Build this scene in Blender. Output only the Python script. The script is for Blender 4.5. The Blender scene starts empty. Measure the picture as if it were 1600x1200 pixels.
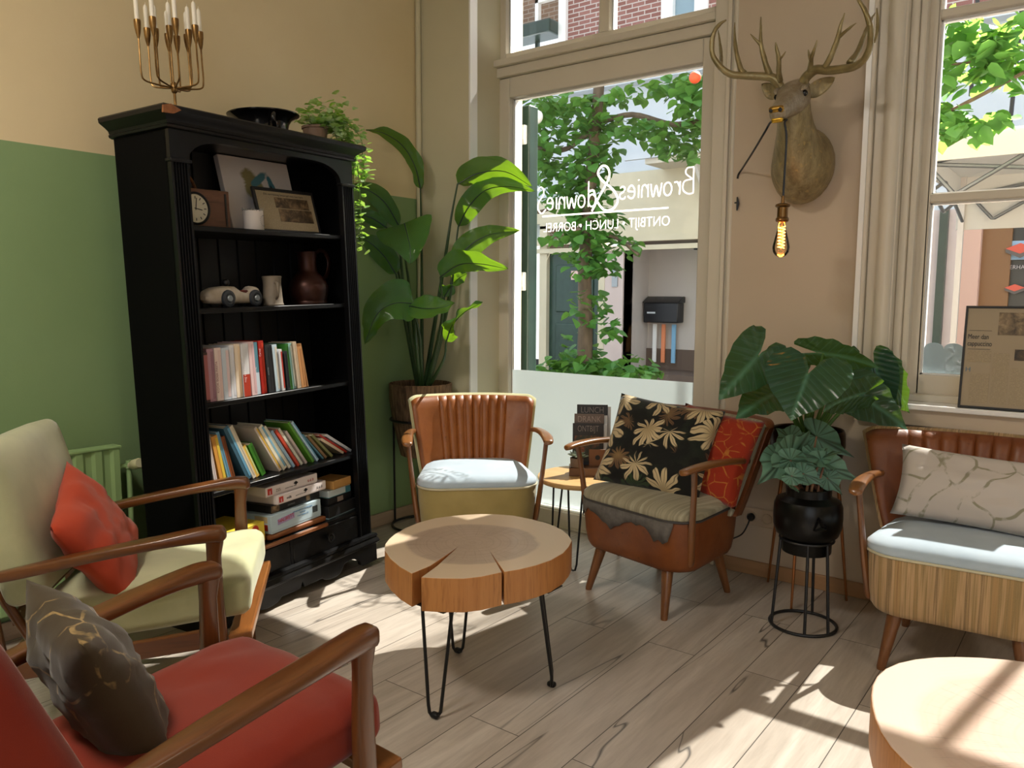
import bpy, bmesh, math, random
from mathutils import Vector as V, Matrix as Mx, noise as MN
R = math.radians; PI = math.pi
SC = bpy.context.scene; COL = SC.collection
random.seed(7)

# ---------------------------------------------------------------- helpers
def lin(h):
    h = h.lstrip('#'); o = []
    for i in (0, 2, 4):
        c = int(h[i:i+2], 16)/255
        o.append(c/12.92 if c <= .04045 else ((c+.055)/1.055)**2.4)
    return (*o, 1)

class NT:
    """small wrapper round a material's node tree"""
    def __init__(s, name):
        s.m = bpy.data.materials.new(name); s.m.use_nodes = True
        s.t = s.m.node_tree; s.t.nodes.clear()
        s.out = s.n('ShaderNodeOutputMaterial')
    def n(s, typ, **k):
        nd = s.t.nodes.new(typ)
        for a, b in k.items():
            setattr(nd, a, b)
        return nd
    def l(s, a, b): s.t.links.new(a, b)
    def coord(s, scale=(1, 1, 1), rot=(0, 0, 0), loc=(0, 0, 0), kind='Object'):
        tc = s.n('ShaderNodeTexCoord'); mp = s.n('ShaderNodeMapping')
        mp.inputs['Scale'].default_value = scale; mp.inputs['Rotation'].default_value = rot; mp.inputs['Location'].default_value = loc
        s.l(tc.outputs[kind], mp.inputs[0]); return mp.outputs[0]
    def noise(s, vec, scale, detail=4, rough=.55, dist=0):
        nd = s.n('ShaderNodeTexNoise'); s.l(vec, nd.inputs['Vector'])
        nd.inputs['Scale'].default_value = scale; nd.inputs['Detail'].default_value = detail
        nd.inputs['Roughness'].default_value = rough; nd.inputs['Distortion'].default_value = dist
        return nd.outputs['Fac']
    def ramp(s, fac, stops, interp='LINEAR'):
        nd = s.n('ShaderNodeValToRGB'); nd.color_ramp.interpolation = interp
        el = nd.color_ramp.elements
        while len(el) < len(stops): el.new(.5)
        for e, (p, c) in zip(el, stops):
            e.position = p; e.color = lin(c) if isinstance(c, str) else (c, c, c, 1)
        s.l(fac, nd.inputs[0]); return nd.outputs[0]
    def mix(s, fac, a, b, mode='MIX'):
        nd = s.n('ShaderNodeMix', data_type='RGBA', blend_type=mode)
        for v, i in ((fac, 0), (a, 6), (b, 7)):
            if hasattr(v, 'is_linked'): s.l(v, nd.inputs[i])
            elif isinstance(v, str): nd.inputs[i].default_value = lin(v)
            elif i == 0: nd.inputs[0].default_value = v
            else: nd.inputs[i].default_value = v
        return nd.outputs[2]
    def math(s, op, a, b=None, clamp=False):
        nd = s.n('ShaderNodeMath', operation=op, use_clamp=clamp)
        for i, v in enumerate((a, b)):
            if v is None: continue
            if hasattr(v, 'is_linked'): s.l(v, nd.inputs[i])
            else: nd.inputs[i].default_value = v
        return nd.outputs[0]
    def sep(s, vec):
        nd = s.n('ShaderNodeSeparateXYZ'); s.l(vec, nd.inputs[0]); return nd.outputs
    def bsdf(s, col, rough=.5, metal=0, spec=.5, bump=None, bstr=.2, bdist=.01, sheen=0, coat=0, sub=0):
        p = s.n('ShaderNodeBsdfPrincipled')
        for v, k in ((col, 'Base Color'), (rough, 'Roughness'), (metal, 'Metallic')):
            if hasattr(v, 'is_linked'): s.l(v, p.inputs[k])
            else: p.inputs[k].default_value = lin(v) if isinstance(v, str) else v
        p.inputs['Specular IOR Level'].default_value = spec
        p.inputs['Sheen Weight'].default_value = sheen
        p.inputs['Coat Weight'].default_value = coat; p.inputs['Coat Roughness'].default_value = .15
        if bump is not None:
            b = s.n('ShaderNodeBump'); b.inputs['Strength'].default_value = bstr; b.inputs['Distance'].default_value = bdist
            s.l(bump, b.inputs['Height']); s.l(b.outputs[0], p.inputs['Normal'])
        s.p = p
        s.l(p.outputs[0], s.out.inputs[0]); return s.m

def plain(name, c, rough=.5, metal=0, spec=.5, c2=None, ns=8, bstr=0, bs=40, sheen=0, coat=0, stretch=(1, 1, 1)):
    t = NT(name); vec = t.coord(stretch)
    col = c
    if c2: col = t.mix(t.ramp(t.noise(vec, ns), [(.3, 0.), (.7, 1.)]), c, c2)
    bump = t.noise(vec, bs, 3) if bstr else None
    return t.bsdf(col, rough, metal, spec, bump, bstr, .01, sheen, coat)

def wood(name, c1, c2, c3=None, axis=0, scale=9, rough=.4, coat=0, bstr=.08):
    t = NT(name); st = [1, 1, 1]; st[axis] = .08
    vec = t.coord(tuple(st))
    f = t.noise(vec, scale, 6, .6, .6); g = t.noise(vec, scale*7, 3, .6)
    col = t.mix(t.ramp(f, [(.3, 0.), (.68, 1.)]), c1, c2)
    if c3: col = t.mix(t.ramp(g, [(.5, 0.), (.72, .6)]), col, c3)
    return t.bsdf(col, rough, 0, .5, g, bstr, .004, 0, coat)

def fabric(name, c1, c2, ns=5, rough=.9, sheen=.3, weave=700, bstr=.25):
    t = NT(name); vec = t.coord()
    col = t.mix(t.ramp(t.noise(vec, ns, 5), [(.32, 0.), (.7, 1.)]), c1, c2)
    return t.bsdf(col, rough, 0, .25, t.noise(vec, weave, 2), bstr, .002, sheen)

def stripes(name, cols, axis=0, scale=30, rough=.9):
    """vertical woven stripes running across one axis"""
    t = NT(name); st = [.02, .02, .02]; st[axis] = 1
    vec = t.coord(tuple(st))
    f = t.noise(vec, scale, 3, .7)
    k = len(cols); col = t.ramp(f, [(.28+.44*i/(k-1), c) for i, c in enumerate(cols)])
    v2 = t.coord()
    fine = t.noise(v2, 500, 2)
    col = t.mix(t.ramp(fine, [(.35, 0.), (.7, .35)]), col, cols[-1])
    return t.bsdf(col, rough, 0, .2, fine, .25, .002, .2)

def nb(): return bmesh.new()
def bx(bm, x0, x1, y0, y1, z0, z1, M=None):
    vs = [bm.verts.new(V((x, y, z))) for z in (z0, z1) for x, y in ((x0, y0), (x1, y0), (x1, y1), (x0, y1))]
    if M is not None:
        for v in vs: v.co = M @ v.co
    fs = [bm.faces.new([vs[i] for i in q]) for q in ((3, 2, 1, 0), (4, 5, 6, 7), (0, 1, 5, 4), (1, 2, 6, 5), (2, 3, 7, 6), (3, 0, 4, 7))]
    return fs
def loft(bm, rings, caps=True, close=True):
    rs = [[bm.verts.new(V(p)) for p in r] for r in rings]; fs = []
    n = len(rs[0])
    for a, b in zip(rs, rs[1:]):
        for i in range(n if close else n-1):
            j = (i+1) % n
            try: fs.append(bm.faces.new((a[i], a[j], b[j], b[i])))
            except ValueError: pass
    if caps and close:
        fs.append(bm.faces.new(rs[0][::-1])); fs.append(bm.faces.new(rs[-1]))
    return fs
def tube(bm, pts, r, n=8, caps=True, flat=1.0, ref=None):
    """round bar along points; r a number or one per point; flat squashes it along its second axis"""
    pts = [V(p) for p in pts]; k = len(pts)
    rr = r if isinstance(r, (list, tuple)) else [r]*k
    T = [((pts[min(i+1, k-1)]-pts[max(i-1, 0)]).normalized()) for i in range(k)]
    ref = V(ref) if ref else (V((0, 0, 1)) if abs(T[0].z) < .9 else V((1, 0, 0)))
    u = (ref-T[0]*ref.dot(T[0])).normalized(); rings = []
    for i in range(k):
        u = (u-T[i]*u.dot(T[i])).normalized(); w = T[i].cross(u)
        rings.append([pts[i]+(u*math.cos(2*PI*j/n)*flat+w*math.sin(2*PI*j/n))*rr[i] for j in range(n)])
    return loft(bm, rings, caps)
def spline(pts, m=6):
    """Catmull-Rom through points"""
    P = [V(p) for p in pts]; P = [P[0]*2-P[1]]+P+[P[-1]*2-P[-2]]; out = []
    for i in range(1, len(P)-2):
        a, b, c, d = P[i-1:i+3]
        for s in range(m):
            t = s/m
            out.append(.5*((2*b)+(c-a)*t+(2*a-5*b+4*c-d)*t*t+(3*b-a-3*c+d)*t**3))
    out.append(P[-2]); return out
def lerpl(vals, n):
    out = []
    for i in range(n):
        f = i/(n-1)*(len(vals)-1); k = min(int(f), len(vals)-2); out.append(vals[k]+(vals[k+1]-vals[k])*(f-k))
    return out
def lathe(bm, prof, n=28, o=(0, 0, 0), M=None):
    """profile of (radius, height)"""
    o = V(o); rings = []
    for r, z in prof:
        ring = [o+V((max(r, 1e-4)*math.cos(2*PI*j/n), max(r, 1e-4)*math.sin(2*PI*j/n), z)) for j in range(n)]
        if M is not None: ring = [M @ p for p in ring]
        rings.append(ring)
    return loft(bm, rings)
def prism(bm, poly, d0, d1, ax='z', M=None):
    """outline extruded along an axis: 'z' takes (x,y), 'y' takes (x,z), 'x' takes (y,z)"""
    def mk(p, d):
        q = V((p[0], p[1], d)) if ax == 'z' else V((p[0], d, p[1])) if ax == 'y' else V((d, p[0], p[1]))
        return M @ q if M is not None else q
    a = [bm.verts.new(mk(p, d0)) for p in poly]; b = [bm.verts.new(mk(p, d1)) for p in poly]; n = len(a)
    fs = [bm.faces.new((a[i], a[(i+1) % n], b[(i+1) % n], b[i])) for i in range(n)]
    fs.append(bm.faces.new(a[::-1])); fs.append(bm.faces.new(b))
    return fs
def grid(bm, f, nu, nv):
    g = [[bm.verts.new(V(f(i/nu, j/nv))) for j in range(nv+1)] for i in range(nu+1)]
    return [bm.faces.new((g[i][j], g[i+1][j], g[i+1][j+1], g[i][j+1])) for i in range(nu) for j in range(nv)]
def rbox(bm, sx, sy, sz, r, c=(0, 0, 0), n=8, fn=None, M=None):
    """soft box with rounded edges; fn bends each point (given and returned in the box's own frame)"""
    h = V((sx/2, sy/2, sz/2)); r = min(r, h.x, h.y, h.z); cache = {}; fs = []
    ts = [-1+2*i/n for i in range(n+1)]
    ts = [math.copysign(abs(t)**.75, t) for t in ts]
    def vert(a):
        k = tuple(round(x, 4) for x in a)
        if k not in cache:
            p = V((a[0]*h.x, a[1]*h.y, a[2]*h.z))
            q = V([max(-(h[i]-r), min(h[i]-r, p[i])) for i in range(3)])
            d = p-q
            if d.length > 1e-6:
                # spread points over the rounded zone
                p = q+d.normalized()*r
            if fn: p = V(fn(p.copy(), V(a)))
            p = p+V(c)
            if M is not None: p = M @ p
            cache[k] = bm.verts.new(p)
        return cache[k]
    for ax in range(3):
        o = [i for i in range(3) if i != ax]
        for sgn in (-1, 1):
            for i in range(n):
                for j in range(n):
                    q = []
                    for di, dj in ((0, 0), (1, 0), (1, 1), (0, 1)):
                        a = [0, 0, 0]; a[ax] = sgn; a[o[0]] = ts[i+di]; a[o[1]] = ts[j+dj]; q.append(vert(a))
                    if len(set(q)) == 4:
                        try: fs.append(bm.faces.new(q))
                        except ValueError: pass
    return fs
def ob(name, bm, m, parent=None, sm=True, bev=0, sub=0, ang=38, seg=2, solid=0):
    bmesh.ops.remove_doubles(bm, verts=bm.verts, dist=1e-6)
    bmesh.ops.recalc_face_normals(bm, faces=bm.faces)
    me = bpy.data.meshes.new(name); bm.to_mesh(me); bm.free()
    for x in (m if isinstance(m, (list, tuple)) else [m]): me.materials.append(x)
    if sm:
        me.polygons.foreach_set('use_smooth', [True]*len(me.polygons))
        if not sub: me.set_sharp_from_angle(angle=R(ang))
    o = bpy.data.objects.new(name, me); COL.objects.link(o)
    if parent is not None: o.parent = parent
    if solid:
        k = o.modifiers.new('Solidify', 'SOLIDIFY'); k.thickness = solid; k.offset = 0
    if bev:
        k = o.modifiers.new('Bevel', 'BEVEL'); k.width = bev; k.segments = seg; k.limit_method = 'ANGLE'; k.angle_limit = R(40)
    if sub:
        k = o.modifiers.new('Subdivision', 'SUBSURF'); k.levels = sub; k.render_levels = sub
    return o
def tag(o, label, cat, group=None, kind=None):
    o['label'] = label; o['category'] = cat
    if group: o['group'] = group
    if kind: o['kind'] = kind
    return o
def thing(name, label, cat, loc=(0, 0, 0), rz=0, group=None, M=None):
    o = bpy.data.objects.new(name, None); COL.objects.link(o); o.empty_display_size = .1
    if M is not None: o.matrix_world = M
    else: o.location = loc; o.rotation_euler = (0, 0, rz)
    return tag(o, label, cat, group)
def struct(name, bm, m, label=None, parent=None, **k):
    o = ob(name, bm, m, parent, **k)
    if parent is None:
        o['kind'] = 'structure'; o['label'] = label or name; o['category'] = 'structure'
    return o
def text(name, body, size, m, parent, loc, rot, depth=.0004, align='CENTER', shear=0, sx=1, sp=1):
    c = bpy.data.curves.new(name, 'FONT'); c.body = body; c.size = size; c.extrude = depth
    c.align_x = align; c.shear = shear; c.space_character = sp; c.resolution_u = 4; c.offset = 0 if name in ('headline', 'drop_cap') else -.012*size
    tmp = bpy.data.objects.new(name+'_src', c)
    me = bpy.data.meshes.new_from_object(tmp); bpy.data.objects.remove(tmp); bpy.data.curves.remove(c)
    me.name = name; me.materials.clear(); me.materials.append(m)
    o = bpy.data.objects.new(name, me); COL.objects.link(o); o.parent = parent
    o.location = loc; o.rotation_euler = rot; o.scale = (sx, 1, 1)
    return o
GLYPH = {'B': (.55, [[(0, 0), (0, .5), (0, 1)], [(0, 1), (.26, .98), (.32, .78), (.04, .55)], [(.04, .55), (.38, .48), (.42, .16), (.2, 0), (0, .02)]]), 'r': (.33, [[(0, .5), (.01, .25), (.02, 0)], [(.02, .3), (.12, .48), (.25, .48)]]),
 'o': (.46, [[(.20+.17*math.cos(a*PI/6), .25+.25*math.sin(a*PI/6)) for a in range(13)]]), 'w': (.60, [[(0, .5), (.05, .2), (.12, 0), (.24, .42), (.36, 0), (.44, .2), (.48, .5)]]), 'n': (.42, [[(0, .5), (0, .25), (0, 0)], [(0, .3), (.12, .48), (.24, .44), (.28, .25), (.28, 0)]]),
 'i': (.16, [[(0, .5), (0, .25), (0, 0)], [(0, .68), (.005, .70), (0, .72)]]), 'e': (.44, [[(.03, .26), (.32, .30), (.26, .47), (.13, .5), (.02, .3), (.06, .06), (.2, 0), (.34, .10)]]), 's': (.38, [[(.26, .44), (.12, .5), (.03, .4), (.12, .27), (.25, .2), (.24, .04), (.1, 0), (0, .08)]]),
 'd': (.52, [[(.20+.17*math.cos(a*PI/6), .25+.25*math.sin(a*PI/6)) for a in range(13)], [(.37, 1.05), (.37, .5), (.38, 0)]]), 'S': (.5, [[(.40, .88), (.24, 1.0), (.08, .86), (.12, .62), (.34, .36), (.38, .06), (.18, -.14), (-.04, .02)]]),
 '&': (.9, [[(.74, -.02), (.52, .34), (.26, .76), (.30, 1.0), (.46, 1.06), (.58, .90), (.44, .70), (.14, .46), (.0, .2), (.14, 0), (.40, .0), (.62, .26), (.70, .48), (.86, .46)]])}
def script(name, body, size, m, parent, loc, rot, pen):
    """thin pen lettering, strokes swept along each letter"""
    bm = nb(); x = 0; tot = sum(GLYPH[c][0] for c in body)
    for c in body:
        adv, st = GLYPH[c]
        for s in st: tube(bm, spline([((x+a-tot/2)*size, b*size, 0) for a, b in s], 5), pen, 6, flat=.15, ref=(0, 0, 1))
        x += adv
    o = ob(name, bm, m, parent); o.location = loc; o.rotation_euler = rot; return o
def pillow(bm, w, h, t, wr=.006, seed=0, M=None, n=22, ear=.06):
    """scatter cushion in the XZ plane, thickness along y"""
    def pt(a, b, s):
        u, v = 2*a-1, 2*b-1
        x = u*w/2*(1-ear*(1-v*v)); z = v*h/2*(1-ear*(1-u*u))
        k = max(0, (1-abs(u)**2.6)*(1-abs(v)**2.6))**.55
        y = s*t/2*k
        q = MN.noise(V((u*2.3+seed, v*2.3, s*3)))*wr*2.2*k+MN.noise(V((u*6+seed, v*6, s)))*wr*k
        return V((x, y+q*s, z))
    for s in (-1, 1):
        grid(bm, lambda a, b: (M @ pt(a, b, s)) if M is not None else pt(a, b, s), n, n)
    bmesh.ops.remove_doubles(bm, verts=bm.verts, dist=1e-5)
def lookM(o, fwd, up=(0, 0, 1)):
    """matrix with local -y along fwd, z near up"""
    y = -V(fwd).normalized(); z = V(up); z = (z-y*z.dot(y)).normalized(); x = y.cross(z)
    return Mx(((x.x, y.x, z.x, o[0]), (x.y, y.y, z.y, o[1]), (x.z, y.z, z.z, o[2]), (0, 0, 0, 1)))
def dup(root, **k):
    r = root.copy(); COL.objects.link(r)
    for ch in list(root.children):
        c = ch.copy(); COL.objects.link(c); c.parent = r
        for g in list(ch.children):
            d = g.copy(); COL.objects.link(d); d.parent = c
    return r

# ---------------------------------------------------------------- materials of the room
def floor_mat():
    t = NT('oak_planks'); vec = t.coord(rot=(0, 0, R(90)))
    br = t.n('ShaderNodeTexBrick'); t.l(vec, br.inputs['Vector'])
    br.offset = .37; br.offset_frequency = 2
    for k, v in (('Scale', 1), ('Mortar Size', .0016), ('Mortar Smooth', .1), ('Brick Width', 1.28), ('Row Height', .186), ('Bias', 0)):
        br.inputs[k].default_value = v
    br.inputs['Color1'].default_value = (0, 0, 0, 1); br.inputs['Color2'].default_value = (1, 1, 1, 1); br.inputs['Mortar'].default_value = (.5, .5, .5, 1)
    v2 = t.n('ShaderNodeVectorMath', operation='ADD'); sc = t.n('ShaderNodeVectorMath', operation='SCALE')
    t.l(br.outputs['Color'], sc.inputs[0]); sc.inputs['Scale'].default_value = 7; 
    t.l(t.coord((1, .09, 1)), v2.inputs[0]); t.l(sc.outputs[0], v2.inputs[1])
    g = t.noise(v2.outputs[0], 9, 8, .62, .9); g2 = t.noise(v2.outputs[0], 60, 4, .6)
    col = t.mix(t.ramp(g, [(.3, 0.), (.7, 1.)]), '#a3978a', '#cfc5b9')
    col = t.mix(t.ramp(g2, [(.42, 0.), (.75, .45)]), col, '#8d8175')
    col = t.mix(t.ramp(br.outputs['Color'], [(0, 0.), (1, .35)]), col, '#b5aaa0')
    v3 = t.n('ShaderNodeVectorMath', operation='ADD'); t.l(t.coord((1, .10, 1)), v3.inputs[0]); t.l(sc.outputs[0], v3.inputs[1])
    ck = t.noise(v3.outputs[0], 4.5, 3, .55, .35)
    crack = t.ramp(ck, [(.492, 0.), (.5, .9), (.508, 0.)])
    msk = t.ramp(t.noise(v3.outputs[0], 2.3, 2), [(.52, 0.), (.6, 1.)])
    col = t.mix(t.math('MULTIPLY', crack, msk), col, '#3d3a38')
    col = t.mix(br.outputs['Fac'], col, '#4a423b')
    return t.bsdf(col, .36, 0, .5, g2, .12, .003)
M_floor = floor_mat()
def paint(name, c, c2, rough=.55):
    t = NT(name); v = t.coord()
    col = t.mix(t.ramp(t.noise(v, 1.6, 4), [(.35, 0.), (.7, 1.)]), c, c2)
    return t.bsdf(col, rough, 0, .4, t.noise(v, 160, 3), .08, .003)
M_cream = paint('cream_wall_paint', '#e0cfa8', '#d9c79f')
M_green = paint('green_wall_paint', '#86a172', '#7f9a6a')
M_taupe = paint('taupe_wall_paint', '#c9b8a2', '#c3b29c')
M_pier = paint('pier_paint_with_bounce', '#cfc8ac', '#c9c2a6', .5)  # bounce from the green wall is mixed into this cream as an olive tinge
M_frame = paint('frame_gloss_paint', '#d9d0bf', '#d3cab9', .32)
M_white = plain('white_gloss_paint', '#f1f0ee', .3)
M_sill = plain('white_sill_paint', '#f0efec', .3)
M_skirt = wood('pale_oak_skirting', '#b9a18a', '#a58d76', axis=1, scale=14, rough=.5)
M_skirt2 = wood('oak_skirting', '#b58d66', '#a07a55', axis=0, scale=14, rough=.5)
M_ceil = plain('ceiling_white', '#eee9de', .8)
def glass(name, tint=(1, 1, 1), gl=.07):
    t = NT(name); a = t.n('ShaderNodeBsdfTransparent'); b = t.n('ShaderNodeBsdfGlossy'); m = t.n('ShaderNodeMixShader')
    a.inputs[0].default_value = (*tint, 1); b.inputs['Roughness'].default_value = .02
    f = t.n('ShaderNodeFresnel'); f.inputs['IOR'].default_value = 1.35
    t.l(t.math('MULTIPLY', f.outputs[0], gl/.04*.5, True), m.inputs[0]); t.l(a.outputs[0], m.inputs[1]); t.l(b.outputs[0], m.inputs[2]); t.l(m.outputs[0], t.out.inputs[0])
    return t.m
M_glass = glass('window_glass', (.97, .98, .98))
def frosted(name, c, tr=.55, clear=.0):
    t = NT(name); a = t.n('ShaderNodeBsdfTranslucent'); b = t.n('ShaderNodeBsdfDiffuse'); m = t.n('ShaderNodeMixShader')
    a.inputs[0].default_value = lin(c); b.inputs[0].default_value = lin(c); m.inputs[0].default_value = 1-tr
    t.l(a.outputs[0], m.inputs[1]); t.l(b.outputs[0], m.inputs[2])
    c0 = t.n('ShaderNodeBsdfTransparent'); m2 = t.n('ShaderNodeMixShader'); m2.inputs[0].default_value = clear
    t.l(m.outputs[0], m2.inputs[1]); t.l(c0.outputs[0], m2.inputs[2]); t.l(m2.outputs[0], t.out.inputs[0])
    return t.m
M_frost = frosted('frosted_film', '#dfe6e6', .62, .08)
M_letter = frosted('white_vinyl', '#fbf4f4', .6)
M_black = plain('black_metal', '#17171a', .4, 0, .5)
M_brassd = plain('aged_brass', '#9c7a4a', .35, .9, .5, '#6d5230', 30)

# ---------------------------------------------------------------- room shell (metres; x along the shop front, y towards the street)
XL, YB, ZC, ZP = -3.20, 3.515, 3.7, 1.826
bm = nb(); bx(bm, XL-.3, 4.2, -2.6, 3.80, -.12, 0); struct('floor', bm, M_floor, 'grey oak plank floor', sm=False)
bm = nb()
for f in bx(bm, XL-.2, XL, -2.6, 3.75, 0, ZP): f.material_index = 0
for f in bx(bm, XL-.2, XL, -2.6, 3.75, ZP, ZC): f.material_index = 1
struct('wall_left', bm, [M_green, M_cream], 'left wall, green below and cream above', sm=False)
bm = nb(); bx(bm, XL-.3, 4.2, -2.6, 3.9, ZC, ZC+.1); struct('ceiling', bm, M_ceil, 'white ceiling', sm=False)
bm = nb(); bx(bm, 4.2, 4.4, -2.8, 3.78, 0, ZC); struct('wall_right', bm, M_cream, 'far right wall of the cafe', sm=False)
bm = nb(); bx(bm, XL-.3, .3, -2.8, -2.6, 0, ZC); bx(bm, 3.6, 4.4, -2.8, -2.6, 0, ZC); bx(bm, .3, 3.6, -2.8, -2.6, 0, .5); bx(bm, .3, 3.6, -2.8, -2.6, 3.3, ZC)  # unseen wall; its opening is sized to set the sky fill
struct('wall_front', bm, M_cream, 'rear wall of the cafe with an opening sized for fill light', sm=False)
# shop-front wall: plastered pier between the openings, parts over and under the window
bm = nb()
bx(bm, -1.425, -.80, YB, 3.78, 0, ZC)
bx(bm, -.80, 1.05, YB, 3.78, 0, .80)
bx(bm, 1.05, 4.2, YB, 3.78, 0, ZC)
bx(bm, -.80, 1.05, YB, 3.78, 3.3, ZC)
struct('wall_back', bm, M_taupe, 'taupe shop front wall carrying the deer head', sm=False)
bm = nb(); bx(bm, XL, -2.82, 3.33, 3.80, 0, ZC); struct('wall_corner', bm, M_pier, 'cream painted pier in the corner by the door', sm=False, bev=.004)
bm = nb(); tube(bm, [(XL+.018, 3.312, .08), (XL+.018, 3.312, ZC)], .016, 10); struct('trim_1', bm, M_pier, 'pipe trim in the room corner')
bm = nb(); bx(bm, -2.825, -2.815, 3.325, 3.385, 0, ZC); struct('trim_2', bm, M_white, 'white edge strip of the corner pier', sm=False)
# skirtings
bm = nb(); bx(bm, XL, XL+.018, -2.6, 3.33, 0, .072); struct('baseboard_left', bm, M_skirt, 'pale oak skirting under the green wall', sm=False, bev=.003)
bm = nb(); bx(bm, -1.425, 4.2, YB-.016, YB, 0, .066); struct('baseboard_back', bm, M_skirt2, 'oak skirting under the taupe wall', sm=False, bev=.003)

# ---------------------------------------------------------------- door_1: wide glazed shop door in its frame
YD = 3.62
bm = nb()
bx(bm, -3.02, -2.862, 3.55, 3.74, 0, ZC); bx(bm, -1.535, -1.42, 3.53, 3.74, 0, ZC)     # jambs
bx(bm, -2.862, -1.535, 3.56, 3.74, 2.484, 2.535)                                   # transom bar
bx(bm, -2.862, -1.535, 3.53, 3.60, 2.535, 2.57); bx(bm, -2.862, -1.535, 3.60, 3.74, 2.535, 2.56)
for x, r in ((-2.945, .024), (-2.905, .014), (-2.985, .02)): tube(bm, [(x, 3.545, 0), (x, 3.545, ZC)], r, 12)
tube(bm, [(-1.428, 3.522, 0), (-1.428, 3.522, ZC)], .012, 10); bx(bm, -1.47, -1.45, 3.515, 3.53, 0, ZC)
struct('trim_3', bm, M_frame, 'moulded cream frame round the glazed door', sm=True, bev=.004)
bm = nb()
g0, g1, gb, gt = -2.752, -1.614, .100, 2.372
x0, x1, zt = -2.856, -1.541, 2.478
bx(bm, x0, g0, 3.585, 3.65, .012, zt); bx(bm, g1, x1, 3.585, 3.65, .012, zt)
bx(bm, g0, g1, 3.585, 3.65, .012, gb); bx(bm, g0, g1, 3.585, 3.65, gt, zt)
door = struct('door_1', bm, M_frame, 'cream glazed shop door with frosted lower half', bev=.005, sm=True)
bm = nb()
for a in ((g0-.02, g0+.008, gb, gt), (g1-.008, g1+.02, gb, gt)): bx(bm, a[0], a[1], 3.63, 3.66, a[2], a[3])
bx(bm, g0, g1, 3.63, 3.66, gt-.006, gt+.02); bx(bm, g0, g1, 3.63, 3.66, gb-.02, gb+.006)
struct('glazing_bead', bm, M_white, parent=door, sm=False)
bm = nb(); bx(bm, g0, g1, YD-.003, YD+.003, gb, gt); struct('glass_pane', bm, M_glass, parent=door, sm=False)
zf = .862
bm = nb(); bx(bm, g0+.009, g1-.009, YD-.0055, YD-.004, gb+.007, zf); struct('frosted_film', bm, M_frost, parent=door, sm=False)
bm = nb(); bx(bm, g0, g1, 3.575, 3.59, .012, .092); bx(bm, -2.862, -1.535, 3.56, 3.66, 0, .012); struct('kick_board', bm, M_frame, parent=door, sm=False, bev=.003)
# lettering on the glass, made to be read from the street (seen mirrored from inside)
ROT = (R(90), 0, R(180))
yl = YD+.0042
E_tilt = ROT
script('lettering', 'downieS', .125, M_letter, door, (-2.400, yl, 1.752), ROT, .0042)
script('lettering', '&', .21, M_letter, door, (-2.170, yl, 1.732), ROT, .0062)
script('lettering', 'Brownies', .125, M_letter, door, (-1.870, yl, 1.778), ROT, .0040)
text('lettering', 'ONTBIJT • LUNCH • BORREL', .070, M_letter, door, (-2.16, yl, 1.632), ROT, sx=.86)
bm = nb(); bx(bm, -2.55, -1.79, yl-.0006, yl+.0006, 1.714, 1.722); struct('rule_line', bm, M_letter, parent=door, sm=False)

# ---------------------------------------------------------------- window_1: transom light over the door
bm = nb()
z0, z1, zg = 2.57, 3.62, 2.612
bx(bm, -2.862, -2.782, 3.59, 3.66, z0, z1); bx(bm, -1.56, -1.535, 3.59, 3.66, z0, z1)
bx(bm, -2.782, -1.56, 3.59, 3.66, z0, zg); bx(bm, -2.782, -1.56, 3.59, 3.66, 3.55, z1); bx(bm, -2.188, -2.128, 3.595, 3.655, zg, 3.55)
win1 = struct('window_1', bm, M_frame, 'two-pane transom light above the shop door', bev=.004)
bm = nb()
for a, b in ((-2.782, -2.188), (-2.128, -1.56)):
    bx(bm, a, a+.007, 3.625, 3.665, zg, 3.55); bx(bm, b-.007, b, 3.625, 3.665, zg, 3.55); bx(bm, a, b, 3.625, 3.665, zg, zg+.006)
struct('glazing_bead', bm, M_white, parent=win1, sm=False)
bm = nb(); bx(bm, -2.782, -1.56, 3.622, 3.626, zg, 3.55); struct('glass_pane', bm, M_glass, parent=win1, sm=False)
# outer white stop of the shop front
bm = nb(); bx(bm, -2.98, -2.838, 3.70, 3.80, -.1, 3.7); struct('trim_4', bm, M_white, 'white outer stop of the shop front', sm=False)

# ---------------------------------------------------------------- window_2: tall sash window on the right
bm = nb()
wz0, wz1 = .858, 3.3
# casing in stepped mouldings
def casing(bm, s, xin):
    for a, b, y in ((.0, .026, 3.475), (.026, .066, 3.497), (.066, .135, 3.470), (.135, .165, 3.52), (.165, .19, 3.54)):
        xa, xb = sorted((xin-s*a, xin-s*b)); bx(bm, xa, xb, y, 3.78, wz0-.05, wz1+.05)
    xc = xin-s*.10; tube(bm, [(xc, 3.475, wz0), (xc, 3.475, wz1)], .03, 14)
casing(bm, -1, -.853)
casing(bm, 1, 1.09)
bx(bm, -.85, 1.09, 3.48, 3.78, wz1, wz1+.1)
struct('trim_5', bm, M_frame, 'moulded cream casing of the right window', bev=.006, seg=3)
bm = nb(); bx(bm, -.862, -.842, 3.468, 3.50, 0.80, ZC); struct('trim_6', bm, M_white, 'white outer edge of the window casing', sm=False)
bm = nb()
gx0, gx1 = -.628, .9
bx(bm, -.70, gx0, 3.60, 3.665, .86, 3.3); bx(bm, gx1, .96, 3.60, 3.665, .86, 3.3); bx(bm, gx0, gx1, 3.60, 3.665, .86, .967); bx(bm, gx0, gx1, 3.60, 3.665, 3.2, 3.3)
for z in (1.680, 2.392): bx(bm, gx0, gx1, 3.60, 3.66, z-.017, z+.017)
bx(bm, .12, .15, 3.60, 3.66, .967, 3.2)
bx(bm, -.70, .96, 3.56, 3.60, .858, .89)
win2 = struct('window_2', bm, M_frame, 'tall white sash window on the right', bev=.005)
bm = nb()
bx(bm, gx0, gx0+.008, 3.63, 3.67, .967, 3.2)
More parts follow.
